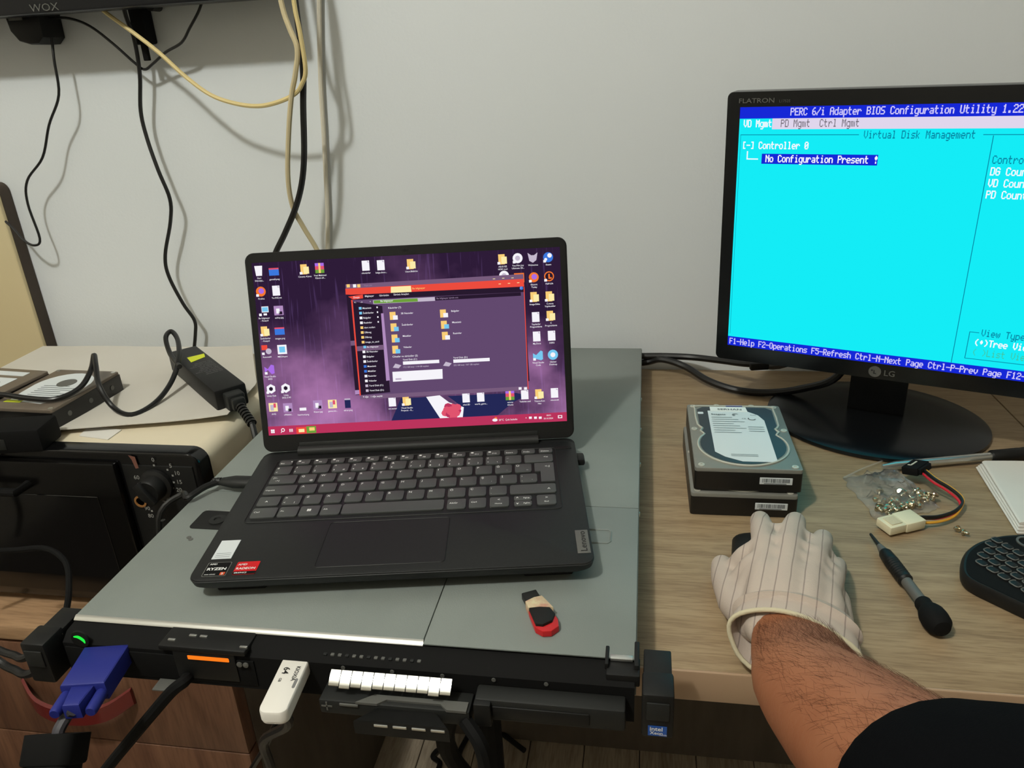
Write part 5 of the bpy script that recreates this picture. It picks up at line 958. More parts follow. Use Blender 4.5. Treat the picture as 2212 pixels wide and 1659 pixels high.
for line in '''A .XXX.,X...X,X...X,XXXXX,X...X,X...X,X...X
B XXXX.,X...X,X...X,XXXX.,X...X,X...X,XXXX.
C .XXX.,X...X,X....,X....,X....,X...X,.XXX.
D XXXX.,X...X,X...X,X...X,X...X,X...X,XXXX.
E XXXXX,X....,X....,XXXX.,X....,X....,XXXXX
F XXXXX,X....,X....,XXXX.,X....,X....,X....
G .XXX.,X...X,X....,X.XXX,X...X,X...X,.XXX.
H X...X,X...X,X...X,XXXXX,X...X,X...X,X...X
I .XXX.,..X..,..X..,..X..,..X..,..X..,.XXX.
L X....,X....,X....,X....,X....,X....,XXXXX
M X...X,XX.XX,X.X.X,X.X.X,X...X,X...X,X...X
N X...X,XX..X,X.X.X,X..XX,X...X,X...X,X...X
O .XXX.,X...X,X...X,X...X,X...X,X...X,.XXX.
P XXXX.,X...X,X...X,XXXX.,X....,X....,X....
R XXXX.,X...X,X...X,XXXX.,X.X..,X..X.,X...X
S .XXXX,X....,X....,.XXX.,....X,....X,XXXX.
T XXXXX,..X..,..X..,..X..,..X..,..X..,..X..
U X...X,X...X,X...X,X...X,X...X,X...X,.XXX.
V X...X,X...X,X...X,X...X,X...X,.X.X.,..X..
a .....,.....,.XXX.,....X,.XXXX,X...X,.XXXX
d ....X,....X,.XXXX,X...X,X...X,X...X,.XXXX
e .....,.....,.XXX.,X...X,XXXXX,X....,.XXX.
f ..XX.,.X...,XXXX.,.X...,.X...,.X...,.X...
g .....,.....,.XXXX,X...X,X...X,X...X,.XXXX,....X,.XXX.
h X....,X....,XXXX.,X...X,X...X,X...X,X...X
i ..X..,.....,.XX..,..X..,..X..,..X..,.XXX.
k X....,X....,X..X.,X.X..,XX...,X.X..,X..X.
l .XX..,..X..,..X..,..X..,..X..,..X..,.XXX.
m .....,.....,XX.X.,X.X.X,X.X.X,X.X.X,X.X.X
n .....,.....,XXXX.,X...X,X...X,X...X,X...X
o .....,.....,.XXX.,X...X,X...X,X...X,.XXX.
p .....,.....,XXXX.,X...X,X...X,X...X,XXXX.,X....,X....
r .....,.....,X.XX.,XX..X,X....,X....,X....
s .....,.....,.XXXX,X....,.XXX.,....X,XXXX.
t .X...,.X...,XXXX.,.X...,.X...,.X...,..XX.
u .....,.....,X...X,X...X,X...X,X...X,.XXXX
v .....,.....,X...X,X...X,X...X,.X.X.,..X..
w .....,.....,X...X,X.X.X,X.X.X,X.X.X,.X.X.
x .....,.....,X...X,.X.X.,..X..,.X.X.,X...X
y .....,.....,X...X,X...X,X...X,X...X,.XXXX,....X,.XXX.
y .....,.....,X...X,X...X,X...X,X...X,.XXXX,....X,.XXX.
0 .XXX.,X...X,X..XX,X.X.X,XX..X,X...X,.XXX.
1 ..X..,.XX..,..X..,..X..,..X..,..X..,.XXX.
2 .XXX.,X...X,....X,..XX.,.X...,X....,XXXXX
5 XXXXX,X....,XXXX.,....X,....X,X...X,.XXX.
6 ..XX.,.X...,X....,XXXX.,X...X,X...X,.XXX.
/ ....X,....X,...X.,..X..,.X...,X....,X....
. .....,.....,.....,.....,.....,.XX..,.XX..
- .....,.....,.....,XXXXX,.....,.....,.....
[ .XXX.,.X...,.X...,.X...,.X...,.X...,.XXX.
] .XXX.,...X.,...X.,...X.,...X.,...X.,.XXX.
( ...X.,..X..,.X...,.X...,.X...,..X..,...X.
) .X...,..X..,...X.,...X.,...X.,..X..,.X...
* .....,..X..,.XXX.,.XXX.,..X..,.....,.....
: .....,..X..,..X..,.....,..X..,..X..,.....
! ..X..,.XXX.,.XXX.,..X..,.....,..X..,..X..'''.split('\n'):
    GL[line[0]] = line[2:].split(',')
def bios(s, c, r, mi, bold=0.55):
    ph = CH * 0.80 / 8; pw = CW / 6.0
    for k, ch in enumerate(s):
        g = GL.get(ch)
        if not g: continue
        x0 = cx_(c + k) + pw * 0.4; y0 = cy_(r) - CH * 0.08
        for j, rw in enumerate(g):
            i = 0
            while i < 5:
                if rw[i] == 'X':
                    e = i
                    while e < 5 and rw[e] == 'X': e += 1
                    quad(bm, x0 + i * pw, x0 + (e + bold) * pw, y0 - (j + 1.04) * ph, y0 - j * ph, -0.0003, mi); i = e
                else: i += 1
bios('PERC 6/i Adapter BIOS Configuration Utility 1.22-02', 12.06, 0.05, 5); bios('VD Mgmt', 1, 1.1, 2); bios('PD Mgmt', 10, 1.1, 7, 0.1); bios('Ctrl Mgmt', 19, 1.1, 7, 0.1)
bios('Virtual Disk Management', 29.1, 2.15, 4, 0.1); bios('[-] Controller 0', 1, 3.15, 2); bios('No Configuration Present !', 6.9, 4.4, 2)
bios('F1-Help F2-Operations F5-Refresh Ctrl-N-Next Page Ctrl-P-Prev Page F12-Ctlr', 0.4, 24.05, 5)
for k, s in enumerate(('Controller 0', 'DG Count: 0', 'VD Count: 0', 'PD Count: 0')): bios(s, 56.0, 4.25 + k, 4 if k == 0 else 2, 0.1 if k == 0 else 0.4)
bios('View Type', 60.5, 20.15, 4, 0.1); bios('(*)Tree View', 59.4, 21.15, 2); bios('( )List View', 59.4, 22.15, 6, 0.1)
def ln(c0, r0, c1, r1, mi, w=0.0007):
    a, b = (cx_(c0), cy_(r0)), (cx_(c1), cy_(r1))
    quad(bm, min(a[0], b[0]) - w / 2, max(a[0], b[0]) + w / 2, min(a[1], b[1]) - w / 2, max(a[1], b[1]) + w / 2, -0.0004, mi)
ln(0.5, 2.6, 28, 2.6, 4); ln(53.5, 2.6, 79, 2.6, 4); ln(55.4, 2.7, 55.4, 23.9, 4); ln(0.5, 2.6, 0.5, 23.6, 4, 0.0004); ln(79, 2.6, 79, 23.6, 4)
ln(58.1, 20.6, 60, 20.6, 4); ln(70.2, 20.6, 77, 20.6, 4); ln(58.1, 20.6, 58.1, 23.3, 4); ln(58.1, 23.3, 77, 23.3, 4); ln(77, 20.6, 77, 23.3, 4)
ln(2.4, 4.2, 2.4, 4.9, 2, 0.0012); ln(2.4, 4.9, 5.0, 4.9, 2, 0.0012)
tag(obj('setup_text', bm, EB, dsp, None, 0), 'white and blue setup menu text')
# cables behind
cable_thing('monitor_cable', 'upper black monitor cable running along the wall from behind the server', [(-0.06, 1.035, 0.775), tuple(uy(1386, 769, 1.035)), tuple(uy(1440, 769, 1.035)), tuple(uy(1500, 772, 1.03)), tuple(uy(1560, 779, 1.01)), tuple(uy(1620, 786, 0.985)), tuple(uy(1700, 785, 0.95)), (0.235, 0.915, 0.86)], 0.0046)
cable_thing('monitor_cable', 'lower black monitor cable sagging onto the desk behind the stand', [(-0.06, 1.034, 0.762), tuple(uy(1390, 783, 1.036)), tuple(uy(1430, 776, 1.03)), tuple(uy(1480, 792, 1.02)), tuple(uz(1530, 822, DZ + 0.010)), tuple(uz(1590, 842, DZ + 0.006)), tuple(uz(1660, 848, DZ + 0.006)), tuple(uz(1740, 838, DZ + 0.022)), tuple(uz(1810, 812, DZ + 0.05)), (0.255, 0.915, 0.85)], 0.0048)
bm = nb(); p = uy(1640, 792, 0.95); box(bm, -0.012, 0.012, -0.004, 0.004, -0.004, 0.006, 0.002); tag(obj('cable_clip', bm, m_black, None, T(p.x, p.y, p.z) @ Rz(0.2)), 'small black cable clip on the upper monitor cable below the monitor', 'clip')

# ============================================================ two stacked drives
def new_drive(label, o, ang, top):
    t = thing('hard_drive', label, 'hard drive', T(*o) @ Rz(ang), 'stacked drives on the desk')
    w, l, h = 0.1016, 0.147, 0.0258
    bm = nb(); prism(bm, rrect(w, l, 0.003, 3, 0, l / 2), 0.0006, h - 0.005); obj('casting', bm, m_hddblack, t)
    bm = nb(); prism(bm, rrect(w - 0.0004, l - 0.0004, 0.003, 3, 0, l / 2), h - 0.005, h - 0.001, bev=0.0008); obj('cover', bm, m_hdd, t)
    # recessed waist outline on the cover
    out = []
    for i in range(40):
        a = i * 2 * PI / 40; x = 0.0445 * math.cos(a); y = 0.0475 + 0.042 * math.sin(a)
        if y > 0.072: y = None
        if y is not None: out.append((x, y))
    up_ = [(0.040, 0.079), (0.0375, 0.086), (0.042, 0.094), (0.0425, 0.134), (0.036, 0.141), (-0.036, 0.141), (-0.0425, 0.134), (-0.042, 0.094), (-0.0375, 0.086), (-0.040, 0.079)]
    lo_ = sorted([p for p in out], key=lambda p: math.atan2(p[1] - 0.0475, p[0]))
    a_sorted = [p for p in lo_ if p[0] < 0 and p[1] >= 0.0475][::-1]
    ring = up_ + [(0.0445 * math.cos(a), 0.0475 + 0.042 * math.sin(a)) for a in [math.radians(d) for d in range(145, 396, 10)]]
    bm = nb(); prism(bm, ring, h - 0.0011, h - 0.0002); obj('recess_plate', bm, m_hdd, t)
    bm = nb(); tube(bm, [(x, y, h - 0.0003) for x, y in ring + ring[:1]], 0.0011, 6, smooth=2); obj('cover_ridge', bm, m_ridge, t)
    inner = [(x * 0.95, 0.072 + (y - 0.072) * 0.955) for x, y in ring]
    bm = nb(); prism(bm, inner, h - 0.0004, h + 0.0001); obj('motor_plate', bm, m_hddp, t)
    for x, y in ((-0.044, 0.006), (0.044, 0.006), (0.046, 0.084), (-0.046, 0.084), (-0.044, 0.141), (0.044, 0.141), (-0.018, 0.1435), (0.02, 0.1435)):
        bm = nb(); lathe(bm, [(0.0034, h - 0.0014), (0.0032, h - 0.0002), (0.0012, h + 0.0), (0.001, h - 0.0008)], 12, mx=T(x, y, 0)); obj('cover_screw', bm, m_ridge, t)
    bm = nb(); prism(bm, rrect(0.030, 0.0075, 0.001, 3, 0.026, 0.0), 0.0085, 0.0160, mx=M(((1, 0, 0, 0), (0, 0, 1, -0.0165), (0, 1, 0, 0.0125), (0, 0, 0, 1)))); 
    bm.free()
    bm = nb(); box(bm, 0.011, 0.0415, -0.0004, 0.0004, 0.0085, 0.0160, 0.0003, seg=1); fl_ = obj('end_label', bm, m_label, t)
    bm = nb(); x = 0.0135; random.seed(9)
    while x < 0.0385:
        wv = random.choice((0.0003, 0.0005, 0.0008)); box(bm, x, x + wv, -0.0006, -0.0003, 0.0108, 0.0150); x += wv + random.choice((0.0004, 0.0006, 0.0009))
    box(bm, 0.015, 0.036, -0.0006, -0.0003, 0.0093, 0.0099); obj('barcode', bm, m_labelink, fl_, None, 0)
    if top:
        bm = nb(); prism(bm, [(-0.029, 0.128), (-0.029, 0.032), (-0.020, 0.022), (-0.004, 0.013), (0.026, 0.013), (0.029, 0.017), (0.029, 0.105), (0.024, 0.118), (0.013, 0.128)], h, h + 0.0003); lb = obj('top_label', bm, m_label, t)
        bm = nb(); prism(bm, [(-0.026, 0.127), (0.014, 0.126), (0.013, 0.138), (-0.026, 0.138)], h + 0.0003, h + 0.0006); obj('name_strip', bm, m_white, lb, None, 0)
        bm = nb(); zt = h + 0.0008; text(bm, 'SERHAN', 0.0062, T(-0.018, 0.129, zt), bold=0.01, width=0.026); text(bm, 'Seagate', 0.0052, T(-0.026, 0.1165, zt), bold=0.01)
        for k in range(4):
            a0 = 0.4 + k * 0.2; r0 = 0.0036 - k * 0.0007
            for s_ in range(9):
                a, b = a0 + s_ * 0.42, a0 + (s_ + 1) * 0.42; ri = r0 - 0.0004
                poly(bm, [(0.0 + r0 * math.cos(a), 0.1175 + r0 * math.sin(a), zt), (r0 * math.cos(b), 0.1175 + r0 * math.sin(b), zt), (ri * math.cos(b), 0.1175 + ri * math.sin(b), zt), (ri * math.cos(a), 0.1175 + ri * math.sin(a), zt)])
        for s_ in range(8):
            a, b = 2.6 + s_ * 0.42, 2.6 + (s_ + 1) * 0.42; cx, cy = 0.0165, 0.1085
            poly(bm, [(cx + 0.0044 * math.cos(a), cy + 0.0036 * math.sin(a), zt), (cx + 0.0044 * math.cos(b), cy + 0.0036 * math.sin(b), zt), (cx + 0.0032 * math.cos(b), cy + 0.0026 * math.sin(b), zt), (cx + 0.0032 * math.cos(a), cy + 0.0026 * math.sin(a), zt)])
        text(bm, 'CE', 0.0036, T(0.006, 0.107, zt)); text(bm, 'RoHS', 0.0026, T(0.016, 0.1165, zt))
        for k in range(8): quad(bm, -0.026, -0.004 + 0.006 * (k * 7 % 3), 0.1105 - k * 0.0052, 0.1112 - k * 0.0052, zt)
        for k in range(3): quad(bm, 0.010, 0.026, 0.088 - k * 0.005, 0.0887 - k * 0.005, zt)
        for k in range(2): quad(bm, -0.014, 0.012, 0.026 - k * 0.003, 0.0266 - k * 0.003, zt)
        obj('label_print', bm, m_labelink, lb, None, 0)
        bm = nb(); box(bm, -0.008, 0.010, 0.1395, 0.1435, h, h + 0.0004); tag(obj('blue_tab', bm, m_vga, t, None, 0), 'small dark blue tab')
        bm = nb(); prism(bm, rrect(0.006, 0.005, 0.001, 3, -0.037, 0.122), h - 0.001, h + 0.0003); obj('round_dot', bm, m_label, t)
    return t
HA = math.radians(0.446)
new_drive('lower drive of the stack beside the monitor stand, mostly hidden under another drive', (0.1029 - 0.003, 0.6735 - 0.004, DZ), HA, False)
new_drive('upper silver drive of the stack with white label and handwriting-style name strip', (0.1029, 0.6735, DZ + 0.0262), HA, True)

#@@PART3@@

# ============================================================ small things on the desk, right
# two long screwdrivers
def driver_mx(a, b): return axis_mx(a, b)
s0 = uz(1925, 1006, DZ + 0.007); s1 = uz(2140, 986, DZ + 0.007); s2 = uz(2260, 976, DZ + 0.007)
dirv = (s1 - s0).normalized(); Ls = (s1 - s0).length
t = thing('screwdriver', 'silver shafted screwdriver with black grip below the monitor stand', 'screwdriver', axis_mx(s0, s1))
bm = nb(); lathe(bm, [(0.0022, -0.01), (0.0046, 0.004), (0.0046, Ls)], 20); obj('shaft', bm, m_steel, t)
bm = nb(); lathe(bm, [(0.0058, Ls - 0.0005), (0.0068, Ls + 0.001), (0.0068, Ls + 0.03), (0.0064, Ls + 0.033), (0.0068, Ls + 0.036), (0.0068, Ls + 0.085), (0.005, Ls + 0.089)], 24); obj('grip', bm, m_black, t)
p0 = uz(1880, 1153, DZ + 0.006); p1 = uz(2023, 1342, DZ + 0.0105)
Lp = (p1 - p0).length
t = thing('screwdriver', 'small precision screwdriver with black cap lying right of the gloved hand', 'screwdriver', axis_mx(p0, p1))
f = Lp / 0.125
bm = nb(); lathe(bm, [(0.0008, 0.0), (0.0013, 0.001), (0.0018, 0.018 * f)], 14); lathe(bm, [(0.0018, 0.017 * f), (0.0021, 0.019 * f), (0.0021, 0.021 * f)], 14); obj('blade', bm, m_dgrey, t)
bm = nb(); lathe(bm, [(0.0024, 0.020 * f), (0.0042, 0.030 * f), (0.0042, 0.032 * f)], 18); obj('collar', bm, m_mgrey, t)
bm = nb(); prof = [(0.0042, 0.030 * f), (0.0056, 0.033 * f), (0.0062, 0.045 * f)]
for k in range(8): prof += [(0.0063, (0.046 + k * 0.003) * f), (0.0058, (0.0475 + k * 0.003) * f)]
prof += [(0.0062, 0.072 * f), (0.0050, 0.074 * f)]
lathe(bm, prof, 20); obj('grip', bm, m_black, t)
bm = nb(); lathe(bm, [(0.0046, 0.072 * f), (0.0046, 0.104 * f)], 18); obj('shaft', bm, m_mgrey, t)
bm = nb(); lathe(bm, [(0.0058, 0.101 * f), (0.0066, 0.103 * f), (0.0066, 0.110 * f), (0.0084, 0.1125 * f), (0.0100, 0.117 * f), (0.0104, 0.123 * f), (0.0096, 0.130 * f), (0.0065, 0.1345 * f), (0.0, 0.136 * f)], 24); obj('swivel_cap', bm, m_blackm, t)
# screws
def screw_mesh():
    bm = nb(); lathe(bm, [(0.0, 0.0), (0.0012, 0.0003), (0.0015, 0.0008), (0.0013, 0.0014), (0.0015, 0.002), (0.0013, 0.0026), (0.0015, 0.0032), (0.0014, 0.0045)], 10); return bm
def head_mesh():
    bm = nb(); lathe(bm, [(0.0015, 0.0044), (0.0031, 0.0046), (0.0031, 0.0056), (0.0020, 0.0066), (0.0006, 0.0066), (0.0005, 0.0058)], 12); return bm
def make_screw(label, group, mx):
    t = thing('screw', label, 'screw', mx, group); obj('thread', screw_mesh(), m_brass, t); obj('head', head_mesh(), m_brass, t); return t
q = uz(2068, 1143, DZ + 0.003)
sc0 = make_screw('left one of two loose zinc screws beside the mini keyboard', 'loose screws', T(q.x, q.y, DZ + 0.0036) @ Rz(0.4) @ Ry(1.9) @ T(0, 0, -0.004))
q = uz(2084, 1152, DZ + 0.003)
c = copy_tree(sc0); c.matrix_basis = T(q.x, q.y, DZ + 0.0036) @ Rz(2.3) @ Ry(1.8) @ T(0, 0, -0.004); c['label'] = 'right one of two loose zinc screws, nearest the mini keyboard'
# screw bag
B = [uz(1822, 1036, DZ), uz(1905, 1001, DZ), uz(1960, 1020, DZ), uz(2035, 1098, DZ), uz(2010, 1122, DZ), uz(1893, 1128, DZ)]
bc = sum(B, V()) / len(B)
heap = (uz(1905, 1112, DZ) + uz(2015, 1098, DZ)) / 2
t = thing('plastic_bag', 'clear crumpled plastic bag of small screws beside the red and black cable', 'bag', T(bc.x, bc.y, DZ))
def bag_pt(s, tt):   # s across 0..1, tt from mouth to bottom 0..1
    a = B[0].lerp(B[1].lerp(B[2], 0.5), s); b = B[5].lerp(B[3], s); a = a.lerp(b, tt); return a
rnd = random.Random(7)
NS, NT = 22, 26
def bump(s, tt, k):
    return (math.sin(13 * s + 7 * tt + k) + math.sin(21 * tt - 9 * s + 2 * k) + 0.8 * math.sin(31 * s + 17 * tt * s + k) + 0.7 * math.sin(27 * (s - tt) + 1.3 * k)) * 0.0009
bm = nb(); G0 = []; G1 = []
for j in range(NT + 1):
    tt = j / NT; r0 = []; r1 = []
    for i in range(NS + 1):
        s = i / NS; p = bag_pt(s, tt); e = min(1, 5 * min(s, 1 - s)) * min(1, 5 * min(tt + 0.08, 1 - tt))
        hgt = (0.004 + 0.010 * tt * tt) * e
        x, y = p.x - bc.x + bump(s, tt, 3) * 1.5, p.y - bc.y + bump(s, tt, 8) * 1.5
        r1.append(bm.verts.new((x, y, 0.0012 + max(hgt + bump(s, tt, 1) * 1.6 * (0.3 + e), 0.0004)))); r0.append(bm.verts.new((x, y, 0.0004)))
    G0.append(r0); G1.append(r1)
for j in range(NT):
    for i in range(NS):
        bm.faces.new((G1[j][i], G1[j][i + 1], G1[j + 1][i + 1], G1[j + 1][i])); bm.faces.new((G0[j][i], G0[j + 1][i], G0[j + 1][i + 1], G0[j][i + 1]))
for j in range(NT):
    for i in (0, NS): bm.faces.new((G1[j][i], G1[j + 1][i], G0[j + 1][i], G0[j][i]))
for i in range(NS): bm.faces.new((G1[NT][i], G1[NT][i + 1], G0[NT][i + 1], G0[NT][i]))
obj('film', bm, m_bag, t, None, 25)
bm = nb(); a, b = B[0] - bc, B[1] - bc; tube(bm, [(a.x, a.y, 0.0025), ((a + b).x / 2, (a + b).y / 2, 0.004), (b.x, b.y, 0.003)], 0.0009, 6); tag(obj('zip_seal', bm, m_bag, t), 'ridged zip seal at the bag mouth')
sb = make_screw('small zinc screw heaped inside the clear plastic bag', 'screws inside the bag', T(heap.x, heap.y, DZ + 0.005))
for k in range(34):
    s = rnd.uniform(0.10, 0.95); tt = rnd.betavariate(7, 1.5); tt = min(max(tt, 0.5), 0.93); p = bag_pt(s, tt)
    c = sb if k == 0 else copy_tree(sb)
    c.matrix_basis = T(p.x, p.y, DZ + 0.0035 + rnd.uniform(0, 0.006) * tt) @ Rz(rnd.uniform(0, 6.3)) @ Ry(rnd.uniform(0.7, 2.3)) @ M.Scale(rnd.uniform(1.05, 1.4), 4) @ T(0, 0, -0.0035)

# sata power lead
pc = uz(1974, 1010, DZ + 0.016)
t = thing('power_lead', 'short drive power lead with black connector, coloured wires and ivory plug', 'cable', T(pc.x, pc.y, DZ))
d0 = uz(1940, 1018, DZ + 0.016) - uz(1992, 985, DZ + 0.016); d0.z = 0; a_ = math.atan2(d0.y, d0.x)
bm = nb(); mx = T(0, 0, 0.016) @ Rz(a_) @ Rx(0.25); box(bm, -0.0125, 0.0125, -0.0065, 0.010, -0.004, 0.0045, 0.0012, mx=mx); box(bm, -0.0105, 0.0105, 0.0095, 0.013, -0.003, 0.0035, 0.001, mx=mx); con = obj('black_connector', bm, m_blackm, t)
bm = nb(); box(bm, -0.006, 0.006, -0.0005, 0.0012, 0.0044, 0.0050, mx=mx); box(bm, 0.0045, 0.006, -0.003, 0.001, 0.0044, 0.0050, mx=mx); tag(obj('latch_slot', bm, m_offw, con, None, 0), 'pale L-shaped slot')
m0 = uz(1982, 1120, DZ + 0.007); m1 = uz(1908, 1138, DZ + 0.007)
wp = [(1996, 1022, 0.017), (2018, 1040, 0.018), (2048, 1058, 0.015), (2072, 1078, 0.011), (2076, 1094, 0.009), (2058, 1110, 0.008), (2025, 1120, 0.008), (1990, 1121, 0.008), (1972, 1124, 0.008)]
for name, m_, off in (('yellow_wire', m_wyel, (0.0030, 0.003, 0.0012)), ('black_wire', m_cable, (0.0012, 0.001, 0.0010)), ('black_wire', m_cable, (0.0008, 0.0005, 0.0025)), ('red_wire', m_wred, (-0.0016, -0.001, 0.0))):
    P = []
    for k, (px, py, dz) in enumerate(wp):
        q = uz(px, py, DZ + dz) - V((pc.x, pc.y, DZ)); s = 1 if k < 4 else (1 - (k - 3) * 0.42)
        if name == 'yellow_wire' and k >= 5: q.z -= 0.003; q.y -= 0.0024
        P.append(q + V((off[0] * s, off[1] * s, off[2])))
    bm = nb(); tube(bm, P, 0.0013, 8); obj(name, bm, m_, t)
bm = nb(); MXm = axis_mx(m0, m1); Lm = (m1 - m0).length
MXl = T(-pc.x, -pc.y, -DZ) @ MXm
box(bm, -0.0105, 0.0105, -0.0048, 0.0048, 0.0, Lm * 0.55, 0.0012, mx=MXl @ Rz(0.0)); box(bm, -0.0095, 0.0095, -0.0042, 0.0042, Lm * 0.5, Lm, 0.001, mx=MXl)
for v in bm.verts: v.co.z = max(v.co.z, 0.0006)
mol = obj('ivory_plug', bm, m_molex, t)
bm = nb(); box(bm, -0.0108, -0.0102, -0.003, 0.003, Lm * 0.55, Lm * 0.92, mx=MXl); box(bm, -0.006, 0.006, 0.0040, 0.0050, Lm * 0.6, Lm * 0.9, mx=MXl); obj('plug_window', bm, m_hem, mol, None, 0)

# folded white sheets on the right
q0 = uz(2107, 1013, DZ); q1 = uz(2196, 1155, DZ)
t = thing('folded_papers', 'folded white paper sheets at the right edge behind the mini keyboard', 'papers', T(0.44, 0.71, DZ))
for k in range(4):
    bm = nb(); zz = 0.0006 + k * 0.0022; ins = 0.0022 * k
    A0 = V((q0.x + ins * 0.6, q0.y - ins * 0.3, 0)); A1 = V((q1.x + 0.001 * k, q1.y + 0.002 * k, 0)); rings = []
    n = 10
    for j in range(9):
        f_ = j / 8; p = A0.lerp(A1, f_); w_ = 0.20; prof = []
        bulge = (0.0022 + 0.0016 * (k == 3)) * (1 - 0.35 * f_)
        ex_ = V((1, 0.02 - 0.06 * 0, 0))
        for i in range(9):
            a = PI / 2 + PI * i / 8; prof.append(p + ex_ * (bulge + bulge * math.cos(a)) + V((0, 0, zz + bulge * 0.55 * (1 + math.sin(a)))))
        fold_top = zz + bulge * 1.1
        right = p + ex_ * w_
        ring = [right + V((0, 0, fold_top)), p + ex_ * 0.03 + V((0, 0, fold_top + 0.0006 * (k == 3)))] + prof + [right + V((0, 0, zz))]
        rings.append([v - V((0.44, 0.71, 0)) for v in ring])
    loft(bm, rings); obj('sheet', bm, m_paper, t, None, 40)

# mini keyboard
k0 = uz(2093, 1208, DZ + 0.014); rdir = (uz(2192, 1270, DZ + 0.014) - k0); rdir.z = 0; rdir.normalize(); cdir = V((-rdir.y, rdir.x, 0))
Kt = T(k0.x, k0.y, DZ) ; KB = basis(V((k0.x, k0.y, DZ)), rdir, cdir, V((0, 0, 1)))
t = thing('mini_keyboard', 'black mini wireless keyboard with rounded end at the right edge of the desk', 'keyboard', KB)
KBI = KB.inverted()
edge = [(2075, 1222), (2080, 1196), (2094, 1180), (2118, 1166), (2160, 1155), (2214, 1151)]
el = [KBI @ uz(px, py, DZ + 0.014) for px, py in edge]
bl_ = [KBI @ uz(px, py, DZ + 0.014) for px, py in ((2081, 1241), (2100, 1255), (2135, 1272), (2212, 1308))]
el2 = [(p.x, p.y) for p in el]; bt = [(p.x, p.y) for p in bl_]
bl_slope = (bt[3][1] - bt[2][1]) / (bt[3][0] - bt[2][0])
out = el2[::-1] + bt + [(0.105, bt[3][1] + bl_slope * (0.105 - bt[3][0])), (0.132, 0.004), (0.140, 0.03), (0.132, 0.062), (0.105, 0.078)]
sm = spline([V((x, y, 0)) for x, y in out + out[:1]], 4)[:-1]
out = [(p.x, p.y) for p in sm]
ccx = sum(p[0] for p in out) / len(out); ccy = sum(p[1] for p in out) / len(out)
def sc_(f_): return [V((ccx + (x - ccx) * f_, ccy + (y - ccy) * f_, 0)) for x, y in out]
bm = nb(); loft(bm, [[p + V((0, 0, z)) for p in sc_(f_)] for f_, z in ((0.93, 0.0006), (0.985, 0.004), (1.0, 0.009), (0.985, 0.0125), (0.955, 0.0145))]); obj('shell', bm, m_black, t)
bm = nb(); loft(bm, [[p + V((0, 0, z)) for p in sc_(f_)] for f_, z in ((0.93, 0.0130), (0.925, 0.0148))]); obj('key_bed', bm, m_blackm, t)
rx = (KBI @ uz(2130, 1145 + 90, DZ + 0.0148)).x
pitch = 0.0103; rowp = 0.0098
def inside(x, y):
    n = len(out); c = False
    for i in range(n):
        x1, y1 = out[i]; x2, y2 = out[i - 1]
        if (y1 > y) != (y2 > y) and x < (x2 - x1) * (y - y1) / (y2 - y1) + x1: c = not c
    return c
kb_proto = None; kf_proto = None
for r_ in range(5):
    for c_ in range(-2, 13):
        x = -0.001 + 0.0038 * r_ * 0.2 + c_ * pitch + 0.003 * (r_ % 2); y = r_ * rowp + 0.0035
        if r_ == 4 and c_ > 1: continue
        okk = all(inside(ccx + (x + a - ccx) * 1.045, ccy + (y + b - ccy) * 1.045) for a in (-0.0042, 0.0042) for b in (-0.0036, 0.0036))
        if not okk: continue
        if kb_proto is None:
            bm = nb(); prism(bm, rrect(0.0084, 0.0070, 0.0024, 4), 0, 0.0014, bev=0.0004); o = obj('key', bm, m_black, t); kb_proto = o.data
            bm = nb(); rr_ = rrect(0.0084, 0.0070, 0.0024, 4); tube(bm, [(a, b, 0.0012) for a, b in rr_[len(rr_) // 2 - 4:] + rr_[:1]], 0.00062, 5, smooth=1); fo = obj('key_outline', bm, m_mgrey, o, None, 35); kf_proto = fo.data
        else:
            o = bpy.data.objects.new('key', kb_proto); COL.objects.link(o); o.parent = t; fo = bpy.data.objects.new('key_outline', kf_proto); COL.objects.link(fo); fo.parent = o
        o.matrix_basis = T(x, y, 0.0145)
wl = KBI @ uz(2214, 1166, DZ + 0.0155)
bm = nb(); lathe(bm, [(0.0085, 0.0145), (0.0085, 0.0158), (0.0065, 0.0158), (0.0065, 0.0145)], 24, mx=T(wl.x + 0.003, wl.y - 0.001, 0)); obj('round_button', bm, m_mgrey, t)
bm = nb(); prism(bm, rrect(0.030, 0.026, 0.003, 4, 0.085, 0.058), 0.0140, 0.0152); obj('touchpad', bm, m_blackm, t)

# computer mouse under the hand
ms = thing('computer_mouse', 'black computer mouse under the gloved hand', 'mouse', T(0.1085, 0.573, DZ) @ Rz(-0.10) @ M.Diagonal((1, 1, 0.86, 1)))
def mouse_ring(y, w_, h_):
    return [V((w_ * math.cos(a) * (1 if math.sin(a) > -0.2 else 0.96), y, 0.002 + max(h_ * (0.45 + 0.55 * math.sin(a)) if math.sin(a) > 0 else h_ * 0.45 * (1 + math.sin(a)), 0))) for a in [i * 2 * PI / 24 for i in range(24)]]
bm = nb(); loft(bm, [mouse_ring(y, w_, h_) for y, w_, h_ in ((-0.052, 0.012, 0.010), (-0.047, 0.022, 0.018), (-0.03, 0.028, 0.028), (-0.008, 0.0295, 0.030), (0.02, 0.029, 0.026), (0.038, 0.0285, 0.021), (0.046, 0.026, 0.016), (0.050, 0.020, 0.010))]); obj('mouse_body', bm, m_black, ms, None, 50)
bm = nb(); lathe(bm, [(0.004, -0.003), (0.0075, -0.002), (0.0075, 0.002), (0.004, 0.003)], 16, mx=T(0, 0.034, 0.0165) @ Ry(PI / 2)); obj('scroll_wheel', bm, m_dgrey, ms)

